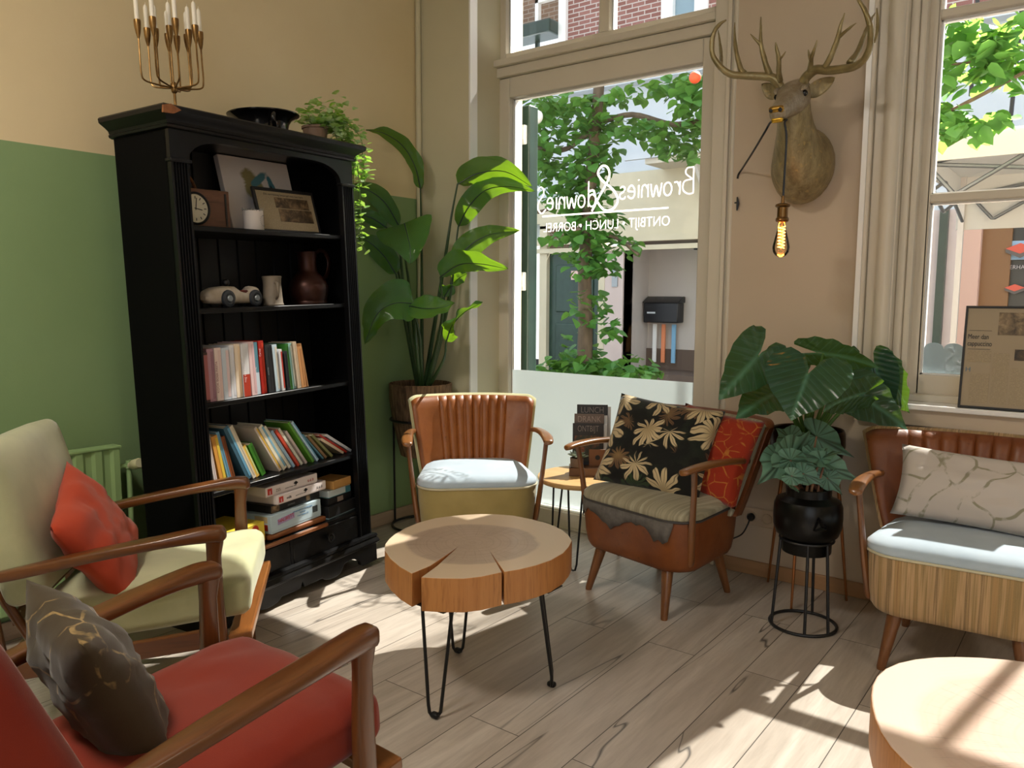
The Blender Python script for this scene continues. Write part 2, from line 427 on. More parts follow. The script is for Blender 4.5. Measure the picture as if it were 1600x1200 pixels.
for z in (1.698, 2.41, .967): bx(bm, gx0, gx1, 3.63, 3.67, z, z+.006)
for z in (1.657, 2.369): bx(bm, gx0, gx1, 3.63, 3.67, z, z+.006)
struct('glazing_bead', bm, M_white, parent=win2, sm=False)
bm = nb(); bx(bm, gx0, gx1, 3.640, 3.644, .967, 3.2); struct('glass_pane', bm, M_glass, parent=win2, sm=False)
# scalloped film with lettering low on the pane
bm = nb(); pts = [(gx0+.009, .973), (.1, .973), (.1, 1.075)]
n = 10
for i in range(n):
    w = (.1-gx0-.009)/n
    for k in range(1, 8): pts.append((.1-w*i-w/2+w/2*math.cos(PI*k/8), 1.075+.024*math.sin(PI*k/8)))
    pts.append((.1-w*(i+1), 1.075))
prism(bm, pts, 3.6355, 3.6375, 'y'); struct('frosted_film', bm, frosted('grey_film', '#a9b6ba', .35, .1), parent=win2, sm=False)
script('lettering', 'downieS', .085, M_letter, win2, (-.415, 3.6462, 1.0), ROT, .0035)
# sill
bm = nb(); bx(bm, -.86, 1.1, 3.445, 3.60, .838, .860); struct('trim_7', bm, M_sill, 'white window sill board', sm=True, bev=.005, seg=3)
bm = nb(); bx(bm, -.84, 1.08, 3.475, 3.52, .77, .838); struct('trim_8', bm, M_taupe, 'apron board under the window sill', sm=False, bev=.004)

# ---------------------------------------------------------------- outside: street and opposite fronts
M_street = plain('street_bricks', '#8f867f', .9, c2='#7c746d', ns=12)
M_fac = plain('pale_render', '#cbd3da', .8, c2='#c0c9d1', ns=2)
M_faccream = plain('cream_render', '#cfc7ae', .7, c2='#c6bea4', ns=3)
M_pink = plain('pale_pink_render', '#cfc0bb', .8, c2='#c6b6b1', ns=3)
M_dkgreen = plain('dark_green_gloss', '#24382f', .3, c2='#1c2d27', ns=6)
M_doorgreen = plain('bottle_green_gloss', '#2c463c', .3, c2='#243b33', ns=6)
M_dark = plain('dark_interior', '#1d1e20', .5)
def bricks(name, a, b, mo):
    t = NT(name); v = t.coord(rot=(R(90), 0, 0)); br = t.n('ShaderNodeTexBrick'); t.l(v, br.inputs['Vector'])
    for k, x in (('Scale', 1), ('Mortar Size', .009), ('Brick Width', .23), ('Row Height', .075)): br.inputs[k].default_value = x
    br.inputs['Color1'].default_value = lin(a); br.inputs['Color2'].default_value = lin(b); br.inputs['Mortar'].default_value = lin(mo)
    return t.bsdf(br.outputs['Color'], .9)
M_brick = bricks('red_bricks', '#8d625b', '#7a5049', '#b3aaa4')
M_brick2 = bricks('brown_bricks', '#836755', '#705645', '#978a7e')
def leafmat(name, c1, c2, tr, trw=.45, rough=.4, vein=None, ns=3):
    t = NT(name); v = t.coord()
    col = t.mix(t.ramp(t.noise(v, ns, 3), [(.35, 0.), (.65, 1.)]), c1, c2)
    if vein:
        uv = t.n('ShaderNodeUVMap'); s = t.sep(uv.outputs[0])
        # u across (0..1), v along: herringbone side veins and midrib
        au = t.math('ABSOLUTE', t.math('SUBTRACT', s[0], .5))
        if vein[2] == 'palm': ph = t.math('SINE', t.math('MULTIPLY', t.math('ARCTAN2', t.math('SUBTRACT', s[0], .5), t.math('SUBTRACT', s[1], .3)), vein[1]))
        else: ph = t.math('SINE', t.math('MULTIPLY', t.math('SUBTRACT', s[1], t.math('MULTIPLY', au, vein[2])), vein[1]))
        f = t.ramp(ph, [(vein[3], 0.), (1, 1.)])
        mid = t.ramp(au, [(.0, 1.), (.03, 0.)])
        f = t.math('MAXIMUM', t.math('MULTIPLY', f, vein[4]), mid, True)
        col = t.mix(f, col, vein[0])
    p = t.n('ShaderNodeBsdfPrincipled'); t.l(col, p.inputs['Base Color']); p.inputs['Roughness'].default_value = rough
    p.inputs['Specular IOR Level'].default_value = .4
    if vein:
        b = t.n('ShaderNodeBump'); b.inputs['Strength'].default_value = .3; b.inputs['Distance'].default_value = .003
        t.l(ph, b.inputs['Height']); t.l(b.outputs[0], p.inputs['Normal'])
    q = t.n('ShaderNodeBsdfTranslucent'); q.inputs[0].default_value = lin(tr); m = t.n('ShaderNodeMixShader'); m.inputs[0].default_value = trw
    t.l(p.outputs[0], m.inputs[1]); t.l(q.outputs[0], m.inputs[2]); t.l(m.outputs[0], t.out.inputs[0])
    return t.m
M_lime = leafmat('lime_leaf', '#3d6f36', '#5b9045', '#8dba4c', .30, ns=5)
M_bark = plain('bark', '#6e5e4e', .9, c2='#4f4338', ns=14, bstr=.5, bs=30, stretch=(1, 1, .3))
bm = nb(); bx(bm, -16, 12, 3.78, 12.0, -.2, -.12); struct('street', bm, M_street, 'brick paved street outside', sm=False)
YF = 12.0
bt = thing('opposite_building', 'pale shop building across the street with porch and brick upper floor', 'building', (0, YF, 0))
def P(name, m, *boxes, bev=0, par=None):
    bm = nb()
    for b in boxes: bx(bm, *b)
    return ob(name, bm, m, par or bt, sm=False, bev=bev)
# wall: openings left for door, porch and shop window
P('rendered_wall', M_fac, (-14, -8.6, .0, .3, -.15, 4.9), (-8.6, -4.0, .0, .3, 3.0, 4.9), (-4.0, -2.2, 0, .3, -.15, 4.9), (-2.2, 6, 0, .3, 2.45, 4.9))
P('cream_fascia', M_faccream, (-7.2, -4.0, -.06, .0, 2.28, 3.35), (-8.6, -7.2, -.02, .3, 2.6, 3.0))
P('moulding', M_faccream, (-8.7, -4.0, -.13, -.02, 2.20, 2.30), (-8.7, -4.0, -.09, -.02, 2.06, 2.14))
P('door_frame', M_faccream, (-8.46, -8.30, -.05, .2, -.15, 2.55), (-7.2, -7.08, -.05, .2, -.15, 2.5), (-8.46, -7.08, -.05, .2, 2.50, 2.62))
P('transom_pane', M_brick2, (-8.30, -7.2, .05, .1, 2.14, 2.5))  # brick colours stand for a reflection painted onto this pane
dr = P('door', M_doorgreen, (-8.30, -7.2, .05, .12, -.15, 2.06))
P('door_panel', M_doorgreen, (-8.15, -7.35, .02, .06, 1.0, 1.85), (-8.15, -7.35, .02, .06, .1, .8), par=dr, bev=.02)
P('sign_plate', plain('sign_white', '#ece6e2', .5, c2='#b96a5c', ns=60), (-7.80, -7.66, .0, .03, 1.58, 1.74), par=dr)
P('pillar', M_pink, (-7.08, -6.72, -.04, .3, -.15, 2.1))
P('intercom', plain('steel_plate', '#9aa0a3', .4, .6), (-6.93, -6.82, -.06, -.03, 1.45, 1.75))
P('porch_wall', plain('porch_white', '#b9b3ae', .8), (-6.74, -5.38, .9, 1.0, .35, 2.2), (-6.8, -6.72, .0, 1.0, -.15, 2.2), (-5.4, -4.0, .9, 1.0, -.15, 2.2))
P('porch_floor', plain('porch_brown', '#5b4c42', .7), (-6.74, -4.0, -.05, 1.0, -.15, .0), (-6.74, -5.38, .86, .93, -.0, .36))
P('porch_ceiling', plain('porch_brown2', '#8d8075', .7), (-6.74, -4.0, -.0, 1.0, 2.2, 2.25))
P('side_door', M_dkgreen, (-5.25, -4.3, .55, .62, 0, 2.0)); P('side_frame', M_faccream, (-5.40, -5.25, .5, .65, 0, 2.05))
P('porch_lamp', M_black, (-5.62, -5.38, .35, .5, 2.06, 2.14))
P('plinth', M_dark, (-9.1, -8.46, -.02, .05, -.15, .12))
# upper floor
P('upper_brick_wall', M_brick, (-7.95, -6.1, -.0, .3, 4.9, 9.4), (-5.35, 6, 0, .3, 4.9, 9.4))
P('left_brick_wall', M_brick2, (-14, -8.05, .25, .5, 6.1, 9.4), (-14, -9.6, -.0, .3, 4.9, 6.1))
P('window_frame', M_white, (-8.08, -7.93, -.08, .3, 4.9, 9.4), (-6.12, -5.92, -.05, .1, 4.9, 9.4), (-5.55, -5.33, -.05, .1, 4.9, 9.4), (-8.75, -8.68, .15, .25, 6.25, 7.3), (-8.75, -8.1, .15, .25, 6.55, 6.62))
P('window_pane', plain('blue_grey_glass', '#7f96a3', .1), (-5.92, -5.55, .05, .08, 4.9, 9.4), (-8.68, -8.08, .2, .24, 6.62, 7.3))
P('gutter', M_dkgreen, (-10.4, -8.08, -.35, .1, 5.82, 6.05), bev=.03)
P('gutter_post', M_dkgreen, (-8.62, -8.56, -.02, .05, 4.9, 5.85), (-10.2, -10.1, -.02, .05, 4.9, 5.85))
P('cornice', M_fac, (-8.0, 6, -.25, 0, 4.75, 4.95))
P('roof_slab', M_dark, (-14, 6, -.1, 2.5, 9.4, 9.5))
for i in range(9): P('balcony_bar', M_black, (-9.75+i*.09, -9.73+i*.09, -.3, -.28, 6.05, 7.2))
# shop window to the right
P('shop_pier', M_pink, (-2.2, -1.52, -.03, .3, -.15, 2.45)); P('downpipe', M_dkgreen, (-1.93, -1.83, -.14, -.04, -.1, 2.45))
P('pier_corner', plain('salmon_render', '#c9a595', .8), (-1.66, -1.45, -.05, .3, -.15, 2.45))
sw = P('shop_window', plain('dark_shop', '#23272a', .3), (-1.45, 5, .2, .25, -.15, 2.45))
P('window_reveal', plain('brown_wood', '#7b5530', .5), (-1.45, -1.12, .1, .2, -.15, 2.4), par=sw)
P('mullion', M_fac, (-.30, -.22, .12, .2, -.1, 2.4), par=sw)
P('awning_band', plain('sky_blue_band', '#8fb0cc', .5), (-1.3, 5, .13, .18, 1.78, 2.02), par=sw)
P('shop_poster', plain('poster_tan', '#a98d70', .6), (-.62, -.38, .15, .19, .98, 1.25), par=sw)
text('shop_lettering', '· VERHALEN ·   TTG BOTTEGA', .075, M_letter, sw, (-.75, .125, 1.66), (R(90), 0, 0), sx=.9)
rd = plain('game_tile_red', '#c8503c', .5); wt = plain('game_tile_white', '#e9d6cc', .5, c2='#a23c34', ns=40); gy = plain('tile_side', '#57504c', .5)
for x, z, m, s in ((-1.02, 1.92, rd, .16), (-.42, 1.72, wt, .15), (-1.05, 1.42, rd, .11), (-.68, 1.05, wt, .16)):
    bm = nb(); prism(bm, [(x-s, z), (x, z-s*.42), (x+s, z), (x, z+s*.42)], .06, .1, 'y')
    for f in bm.faces: f.material_index = 0
    k = len(bm.faces)
    for f in prism(bm, [(x-s, z), (x, z-s*.42), (x+s, z), (x+s, z-s*.3), (x, z-s*.75), (x-s, z-s*.3)], .065, .1, 'y'): f.material_index = 1
    ob('tile_decal', bm, [m, gy], sw, sm=False)
# projecting white sunblind on the fascia
P('sunblind', plain('blind_cream', '#cfc9b8', .8), (-6.0, -4.0, -.7, -.06, 3.34, 3.42)); P('sunblind_rail', M_fac, (-6.35, -4.0, -.75, -.68, 3.42, 3.5))
bm = nb(); prism(bm, [(-.7, 3.4), (-.06, 3.4), (-.06, 2.75)], -5.25, -5.2, 'x'); prism(bm, [(-.7, 3.4), (-.06, 3.4), (-.06, 2.75)], -4.05, -4.0, 'x'); ob('sunblind_side', bm, plain('blind_white', '#d5d4cf', .8), bt, sm=False)
# mailbox and strips
mb = thing('mailbox', 'black letterbox on the white porch wall across the street', 'mailbox', (-6.345, YF+.865, 1.05))
bm = nb(); bx(bm, -.33, .33, -.22, .03, -.22, .14); ob('body', bm, M_black, mb, bev=.02)
bm = nb(); prism(bm, [(-.26, .13), (.03, .13), (.03, .24), (-.05, .24)], -.35, .35, 'x'); ob('lid', bm, M_black, mb, bev=.01)
bm = nb(); bx(bm, -.26, -.10, -.226, -.215, -.06, -.03); ob('slot', bm, M_fac, mb)
for x, c, l in ((-6.53, '#e8ecef', 'white'), (-6.36, '#e08a5e', 'orange'), (-6.16, '#7fb2d6', 'blue')):  # light tube reflections in glass, modelled as solid coloured strips
    bm = nb(); bx(bm, x-.035, x+.035, YF+.80, YF+.83, .12, .80)
    tag(ob('reflection_strip', bm, plain(l+'_strip', c, .6), sm=False), 'narrow %s strip modelling a light tube reflection below the black letterbox' % l, 'strip', 'tube reflections under the letterbox')
# dark green drainpipe beside the door
dp = thing('drainpipe', 'dark green square drainpipe just outside the door glass', 'drainpipe', (-2.868, 3.9, 0))
bm = nb(); bx(bm, -.048, .048, -.03, .06, -.15, 2.40); ob('pipe', bm, M_dkgreen, dp, bev=.008)
for z in (2.235, 1.375):
    bm = nb(); bx(bm, -.066, .03, -.055, .04, z-.06, z+.05); bx(bm, -.03, .03, -.065, -.05, z-.035, z+.03); ob('wall_bracket', bm, M_white, dp, bev=.006)
bm = nb(); lathe(bm, [(.06, -.04), (.075, -.02), (.075, .02), (.06, .04), (.03, .045)], 20, M=Mx.Translation((-5.156,7.200,3.218)) @ Mx.Rotation(R(90), 4, 'X'))
tag(ob('street_lamp', bm, M_white), 'round white lamp head high behind the drainpipe', 'lamp')
# ---- lime tree trained flat, street side
def tleaf(bm, p, s, rnd, down=.5):
    a = rnd.uniform(0, 2*PI); d = V((math.cos(a), math.sin(a), -down+rnd.uniform(-.5, .6))).normalized()
    sd = d.cross(V((rnd.uniform(-.6, .6), rnd.uniform(-.6, .6), 1))).normalized(); up = sd.cross(d)
    pr = [(0, 0, 0), (.42, .12, .04), (.52, .40, .06), (.34, .75, .02), (0, 1.08, -.08)]
    m = [bm.verts.new(p), bm.verts.new(p+d*s*.4-up*s*.05), bm.verts.new(p+d*s*1.08-up*s*.12)]
    for sg in (-1, 1):
        e = [bm.verts.new(p+d*s*y+sd*(sg*x*s)+up*s*z) for x, y, z in pr[1:4]]
        bm.faces.new((m[0], e[0], m[1])); bm.faces.new((m[1], e[0], e[1], e[2])); bm.faces.new((m[1], e[2], m[2]))
rnd = random.Random(3)
def foliage(bm, cl, yc, s0, yj=.35, dens=1.0):
    for (x, z, rx, rz, n) in cl:
        for _ in range(int(n*dens)):
            while 1:
                a, b = rnd.uniform(-1, 1), rnd.uniform(-1, 1)
                if a*a+b*b < 1: break
            tleaf(bm, V((x+a*rx, yc+rnd.uniform(-yj, yj), z+b*rz)), s0*rnd.uniform(.7, 1.25), rnd)
tree = thing('lime_tree', 'trained lime tree with leafy trunk seen through the door glass', 'tree', (0, 0, 0))
bm = nb(); tube(bm, spline([(-5.0, 8, -.15), (-4.99, 8, .9), (-5.02, 8.02, 1.6), (-4.95, 8, 2.5), (-4.86, 8, 3.6), (-4.82, 8.02, 4.4)], 5), lerpl([.10, .085, .075, .065, .05], 26), 10)
ob('trunk', bm, M_bark, tree)
bm = nb()
tube(bm, spline([(-4.88, 8, 3.25), (-4.4, 7.95, 3.28), (-3.9, 8, 3.12), (-3.4, 8, 3.15)], 5), .03, 7); tube(bm, spline([(-4.9, 8, 3.2), (-5.4, 8, 3.0), (-6.1, 8, 3.2)], 5), .03, 7)
tube(bm, spline([(-4.84, 8, 4.0), (-4.2, 8, 4.05), (-3.2, 8, 4.2)], 5), .03, 7); tube(bm, spline([(-4.84, 8, 3.95), (-5.5, 8, 4.0), (-6.2, 8, 3.9)], 5), .03, 7)
tube(bm, spline([(-4.98, 8, 2.2), (-5.3, 8, 2.35), (-5.7, 8, 2.3)], 5), .02, 6); tube(bm, spline([(-4.95, 8, 2.0), (-4.6, 8, 1.95), (-4.3, 8, 1.75)], 5), .018, 6)
ob('branch', bm, M_bark, tree)
CL = [((-5.428,3.269,0.324,0.272,70.000)[0:5]),((-5.664,3.596,0.288,0.170,40.000)[0:5]),((-5.330,2.741,0.396,0.238,70.000)[0:5]),((-5.611,3.029,0.180,0.204,30.000)[0:5]),((-5.118,3.484,0.324,0.122,40.000)[0:5]),((-4.892,2.990,0.216,0.408,90.000)[0:5]),((-4.645,3.245,0.324,0.082,30.000)[0:5]),((-4.239,3.091,0.324,0.082,40.000)[0:5]),((-3.890,2.916,0.252,0.170,50.000)[0:5]),((-3.680,3.254,0.158,0.306,60.000)[0:5]),((-3.946,3.556,0.360,0.082,40.000)[0:5]),((-3.664,2.759,0.072,0.082,6.000)[0:5]),((-4.528,3.507,0.252,0.068,20.000)[0:5]),((-5.145,2.430,0.432,0.190,80.000)[0:5]),((-4.876,2.120,0.324,0.238,80.000)[0:5]),((-4.573,1.853,0.202,0.122,25.000)[0:5]),((-5.228,1.988,0.288,0.082,30.000)[0:5]),((-4.911,1.679,0.216,0.170,50.000)[0:5]),((-5.316,1.764,0.101,0.068,8.000)[0:5]),((-4.652,1.601,0.101,0.095,8.000)[0:5]),((-4.902,1.158,0.180,0.204,30.000)[0:5]),((-4.680,0.901,0.115,0.122,18.000)[0:5]),((-5.165,0.810,0.086,0.054,4.000)[0:5]),((-5.115,0.543,0.324,0.170,70.000)[0:5]),((-4.671,0.453,0.324,0.122,70.000)[0:5]),((-4.252,0.441,0.202,0.068,30.000)[0:5]),((-5.391,0.434,0.130,0.082,16.000)[0:5]),((-4.378,0.580,0.072,0.054,5.000)[0:5])]

bm = nb(); foliage(bm, CL, 8.0, .115, .3, 1.8); ob('foliage', bm, M_lime, tree)
bm = nb(); bmesh.ops.create_icosphere(bm, subdivisions=3, radius=.055, matrix=Mx.Translation((-3.223,7.000,3.287)))
tag(ob('orange_ball', bm, plain('orange_lantern', '#e0562e', .5)), 'small orange ball among the leaves at the top of the door glass', 'ball')
# ---- vine in front of the right window and the cables behind it
vine = thing('climbing_vine', 'leafy green vine hanging across the top of the right window', 'vine', (0, 0, 0))
VL = [((-0.937,2.932,0.130,0.072,16.000)[0:5]),((-0.761,2.825,0.148,0.079,20.000)[0:5]),((-0.596,2.794,0.111,0.108,18.000)[0:5]),((-0.856,2.731,0.148,0.090,16.000)[0:5]),((-0.965,2.825,0.074,0.090,10.000)[0:5]),((-0.652,2.659,0.111,0.072,14.000)[0:5]),((-0.553,2.607,0.074,0.144,14.000)[0:5]),((-0.707,2.760,0.092,0.072,10.000)[0:5]),((-0.884,2.615,0.111,0.043,8.000)[0:5]),((-0.748,2.609,0.111,0.043,8.000)[0:5]),((-0.905,2.380,0.130,0.065,20.000)[0:5]),((-0.831,2.313,0.111,0.050,16.000)[0:5]),((-0.699,2.353,0.111,0.036,8.000)[0:5]),((-0.618,2.369,0.052,0.036,4.000)[0:5]),((-0.981,2.485,0.052,0.090,8.000)[0:5]),((-0.655,2.704,0.111,0.043,6.000)[0:5]),((-0.703,2.959,0.222,0.054,14.000)[0:5])]
bm = nb(); foliage(bm, VL, 5.6, .105, .2, 1.5); ob('foliage', bm, M_lime, vine)
bm = nb()
tube(bm, spline([(-1.3, 5.6, 3.02), (-.8, 5.6, 3.0), (-.2, 5.6, 3.1), (.6, 5.6, 3.05)], 5), .02, 6); tube(bm, spline([(-1.2, 5.65, 2.35), (-.9, 5.6, 2.42), (-.5, 5.6, 2.6)], 5), .012, 6)
tube(bm, spline([(-1.15, 5.6, 2.85), (-.9, 5.6, 2.7), (-.55, 5.6, 2.72)], 5), .008, 6); tube(bm, [(-1.3, 5.6, 3.02), (-1.2, 5.65, 2.35), (-1.25, 5.7, -.1)], .02, 6)
ob('branch', bm, M_bark, vine)
for a, b, l in (((-1.049,7.500,3.551), (-1.051,7.500,2.908), 'thin dark cable hanging left behind the vine'), ((-0.747,7.500,3.299), (-0.765,7.500,2.646), 'thin dark cable hanging right behind the vine')):
    bm = nb(); a = V(a); b = V(b); tube(bm, [a+(a-b)*6, b], .016, 6); tag(ob('hanging_cable', bm, M_black), l, 'cable')
# ---- white market tent on the street
tent = thing('market_tent', 'white pop-up market tent with grey folding struts outside the right window', 'tent', (0, 0, 0))
M_canvas = frosted('white_canvas', '#dcdad4', .35)
M_pole = plain('pale_pole', '#bdb8b4', .4)
M_strut = plain('grey_steel', '#6a6d70', .4, .5)
TX0, TX1, TY0, TY1 = -1.26, 2.0, 6.4, 8.7
def TP(x, y):
    return (TX0+(TX1-TX0)*x, TY0+(TY1-TY0)*y)
bm = nb(); ap = bm.verts.new(V((.4, 7.6, 2.63)))
cs = [bm.verts.new(V((*TP(x, y), 2.42))) for x, y in ((0, 0), (1, 0), (1, 1), (0, 1))]
for i in range(4): bm.faces.new((cs[i], cs[(i+1) % 4], ap))
ob('canopy', bm, M_canvas, tent, sm=False, solid=.006)
bm = nb(); e = .012
for k, ((x0, y0), (x1, y1)) in enumerate(((TP(0, 0), TP(1, 0)), (TP(1, 0), TP(1, 1)), (TP(1, 1), TP(0, 1)), (TP(0, 1), TP(0, 0)))):
    bx(bm, min(x0, x1)-e, max(x0, x1)+e, min(y0, y1)-e, max(y0, y1)+e, 2.25 if k != 2 else 1.93, 2.43)
ob('valance', bm, M_canvas, tent, sm=False)
for x, y in ((0, 0), (1, 0), (1, 1), (0, 1)):
    bm = nb(); px, py = TP(x*.98+.01, y*.98+.01); bx(bm, px-.025, px+.025, py-.025, py+.025, -.12, 2.42); ob('leg', bm, M_pole, tent, sm=False)
bm = nb()
for y in (6.45, 8.62):
    for k in range(4):
        x0 = TX0+.12+k*.80
        tube(bm, [(x0, y, 2.22), (x0+.17, y, 2.02), (x0+.17+.02, y, 2.02), (x0+.72, y, 2.34)], .015, 6)
        tube(bm, [(x0, y+.02, 2.24), (x0+.80, y+.02, 2.14)], .015, 6); tube(bm, [(x0, y+.03, 2.25), (x0+.8, y+.03, 2.38)], .015, 6)
for x in (TX0+.06, TX1-.06):
    for k in range(2):
        y0, y1 = TY0+.1+k*1.05, TY0+1.1+k*1.05
        tube(bm, [(x, y0, 2.24), (x, y1, 2.0)], .015, 6); tube(bm, [(x, y0, 2.0), (x, y1, 2.24)], .015, 6)
ob('strut', bm, M_strut, tent)

BOOKS_UPPER = [
(0.099,0.890,0.103,1.080,0.0541,'#4a332c','#b06a6a','dark cookbook with a pink photo cover, first on the upper book shelf',''),
(0.132,0.887,0.138,1.088,0.0377,'#bb92a0','#a87d8c','mauve pink hardback beside the dark photo cookbook',''),
(0.162,0.887,0.168,1.090,0.0377,'#ecd5cd','#e3c6c0','pale pink book with brown block lettering on its spine','KOOK BOEK PASTA'),
(0.200,0.887,0.202,1.088,0.0410,'#c6cfd9','#dcc6c6','light blue and pink book right of the block lettered one',''),
(0.235,0.889,0.238,1.097,0.0279,'#e3e3e8','#d4d4dc','narrow white book on the upper book shelf',''),
(0.264,0.885,0.266,1.097,0.0344,'#efdcc4','#e8cfae','cream book on the upper book shelf between two white spines',''),
(0.298,0.886,0.298,1.096,0.0394,'#d8d8da','#b43a24','white book with a red lower spine','nog een keer'),
(0.334,0.886,0.329,1.101,0.0328,'#e6c6c6','#d9b3b8','pale rose book standing against a blue one',''),
(0.359,0.885,0.356,1.097,0.0279,'#5b8c9c','#c9d7e2','blue book whose lower spine turns white','TRAVEL'),
(0.388,0.886,0.383,1.102,0.0328,'#a81f10','#c23a22','tall red book with a white script title','Carnal'),
(0.420,0.895,0.411,1.092,0.0328,'#23262a','#1b1d20','black book directly right of the red one','zwarte'),
(0.439,0.892,0.434,1.087,0.0164,'#191a1d','#141517','thin black book beside the first black one',''),
(0.464,0.888,0.461,1.083,0.0328,'#c3d8e4','#d8d2c4','white and light blue patterned book',''),
(0.491,0.890,0.486,1.064,0.0197,'#dcd9dc','#b93a2c','narrow white book with a red square at its top',''),
(0.516,0.887,0.508,1.051,0.0213,'#20242a','#16181c','short black book right of the narrow white one',''),
(0.535,0.890,0.521,1.083,0.0180,'#2f6b22','#24531b','green book on the upper book shelf',''),
(0.555,0.891,0.542,1.085,0.0230,'#8fb8b4','#dfe6dc','pale teal and white book leaning on the green one',''),
(0.579,0.890,0.563,1.089,0.0230,'#c8b49c','#b8a48c','beige book leaning to the left of the tan one',''),
(0.601,0.890,0.585,1.067,0.0328,'#c08a58','#b07c4c','short tan book near the end of the upper row',''),
(0.627,0.890,0.597,1.085,0.0082,'#a2784e','#8e683f','thin brown book, last of the upper row','')]
BOOKS_LOWER = [
(0.090,0.572,0.089,0.786,0.0203,'#e6dfdc','#d6c9c2','white booklet at the left end of the lower book shelf',''),
(0.121,0.565,0.104,0.787,0.0185,'#d8c9b8','#cdbba6','cream booklet second on the lower book shelf',''),
(0.138,0.561,0.114,0.785,0.0185,'#f0e6e4','#e6d8d4','pinkish white booklet third on the lower book shelf',''),
(0.170,0.563,0.136,0.774,0.0406,'#e2a048','#e8c648','orange and yellow picture book on the lower shelf',''),
(0.206,0.560,0.156,0.783,0.0221,'#6fa6c4','#5d92b0','thin blue picture book beside the yellow one',''),
(0.219,0.562,0.179,0.763,0.0258,'#8a4a22','#74401e','brown orange book leaning behind the blue picture book',''),
(0.302,0.551,0.198,0.785,0.0369,'#3d6478','#6ba4c4','large blue picture book with dark left cover',''),
(0.324,0.554,0.225,0.792,0.0240,'#ddd3bf','#cfc3aa','cream textured spine leaning on the large blue picture book',''),
(0.344,0.554,0.290,0.701,0.0240,'#e0b450','#c8d08a','small yellow book in the middle of the lower shelf',''),
(0.380,0.553,0.327,0.701,0.0314,'#3a7a1e','#2c5e18','small bright green book beside the small yellow one',''),
(0.465,0.536,0.341,0.746,0.0203,'#cdbfb2','#e2b442','beige picture book showing its wide front cover',''),
(0.495,0.538,0.371,0.748,0.0314,'#e8e2cc','#7fb0c8','white book with blue and yellow stripes on its spine',''),
(0.523,0.541,0.395,0.745,0.0185,'#e9e4d2','#dcd6c2','cream white thin book right of the striped one',''),
(0.545,0.543,0.428,0.724,0.0166,'#9fbfd8','#86a6c4','light blue thin book on the lower shelf',''),
(0.571,0.547,0.450,0.727,0.0166,'#c2442c','#a83420','slim red book on the lower shelf',''),
(0.595,0.551,0.475,0.736,0.0166,'#cfd0c0','#5e8c88','teal and white thin book after the slim red one',''),
(0.624,0.550,0.513,0.715,0.0148,'#cbbcb4','#b8a8a0','greyish thin book beside the green edged one',''),
(0.661,0.544,0.524,0.746,0.0166,'#5e9a30','#4e8426','lime green tall book on the lower shelf',''),
(0.686,0.542,0.542,0.743,0.0185,'#bcd8ec','#6fa4c4','pale blue tall book leaning on the lime green one',''),
(0.701,0.564,0.581,0.698,0.0111,'#4e7e8c','#3e6a76','thin dark teal book behind the pale blue tall one',''),
(0.726,0.562,0.617,0.686,0.0166,'#8a6a44','#74572f','brown slim book leaning low at the right',''),
(0.764,0.562,0.643,0.684,0.0166,'#7a7a44','#66683a','olive slim book leaning low at the right',''),
(0.829,0.568,0.688,0.659,0.0166,'#d8c2a4','#b87848','tan spotted book near the end of the lower row',''),
(0.834,0.575,0.672,0.702,0.0129,'#b42e1c','#d8d0cc','white and red book, second last of the lower row',''),
(0.850,0.579,0.697,0.695,0.0166,'#d2d6dc','#b88aa0','white flowered book, last of the lower row','')]

# ---------------------------------------------------------------- black bookcase
M_bc = plain('black_paint', '#09090a', .36, 0, .25, c2='#0e0e10', ns=6, bstr=.06, bs=25, coat=.1)
M_bcin = plain('black_paint_inside', '#0b0b0c', .5, 0, .35, c2='#101011', ns=6)
M_bcs = plain('black_paint_matt', '#070708', .7, 0, .08)
M_chip = plain('bare_wood_chip', '#a0673c', .7, c2='#7c4a28', ns=30)
M_worn = wood('worn_wood_edge', '#8f552b', '#6d3d1d', '#b9855a', 0, 12, .5)
BM = Mx(((-.119, -.993, -.027, -2.6494), (.993, -.118, -.024, 1.5778), (.020, -.029, .999, 0), (0, 0, 0, 1)))
q = BM.to_quaternion(); BM = Mx.Translation((-2.6494, 1.5778, 0)) @ q.to_matrix().to_4x4()
def IN(x, y, z, rz=0, tilt=None):
    m = BM @ Mx.Translation((x, y, z)) @ Mx.Rotation(rz, 4, 'Z')
    return m @ tilt if tilt is not None else m
W_, D_ = .945, .30
bc = thing('bookcase', 'tall black painted bookcase with fluted pilasters against the green wall', 'bookcase', M=BM)
for x in (0, W_-.022):
    bm = nb(); bx(bm, x, x+.022, .004, D_, .10, 1.88); ob('side_panel', bm, M_bcs, bc, sm=False)
bm = nb(); pr = [(.02, D_), (.02, D_-.014)]
for i in range(9):
    x = .02+(W_-.04)*(i+1)/9
    if i < 8: pr += [(x-.006, D_-.014), (x-.003, D_-.006), (x+.003, D_-.006), (x+.006, D_-.014)]
    else: pr += [(x, D_-.014)]
pr += [(W_-.02, D_)]
prism(bm, pr, .12, 1.88); ob('back_board', bm, M_bcin, bc, sm=False)
for x0 in (0, W_-.074):
    bm = nb(); p = [(x0, .01), (x0, -.016), (x0+.006, -.016)]
    for i in range(5):
        c = x0+.0135+.0118*i
        p += [(c-.0048, -.016), (c-.003, -.009), (c, -.006), (c+.003, -.009), (c+.0048, -.016)]
    p += [(x0+.074, -.016), (x0+.074, .01)]
    prism(bm, p, .125, 1.75); pil = ob('pilaster', bm, M_bc, bc, sm=False)
    bm = nb(); bx(bm, x0-.006, x0+.084 if x0 == 0 else x0+.080, -.024, .01, 1.748, 1.762); ob('capital', bm, M_bc, pil, bev=.004)
bm = nb()   # arched frieze
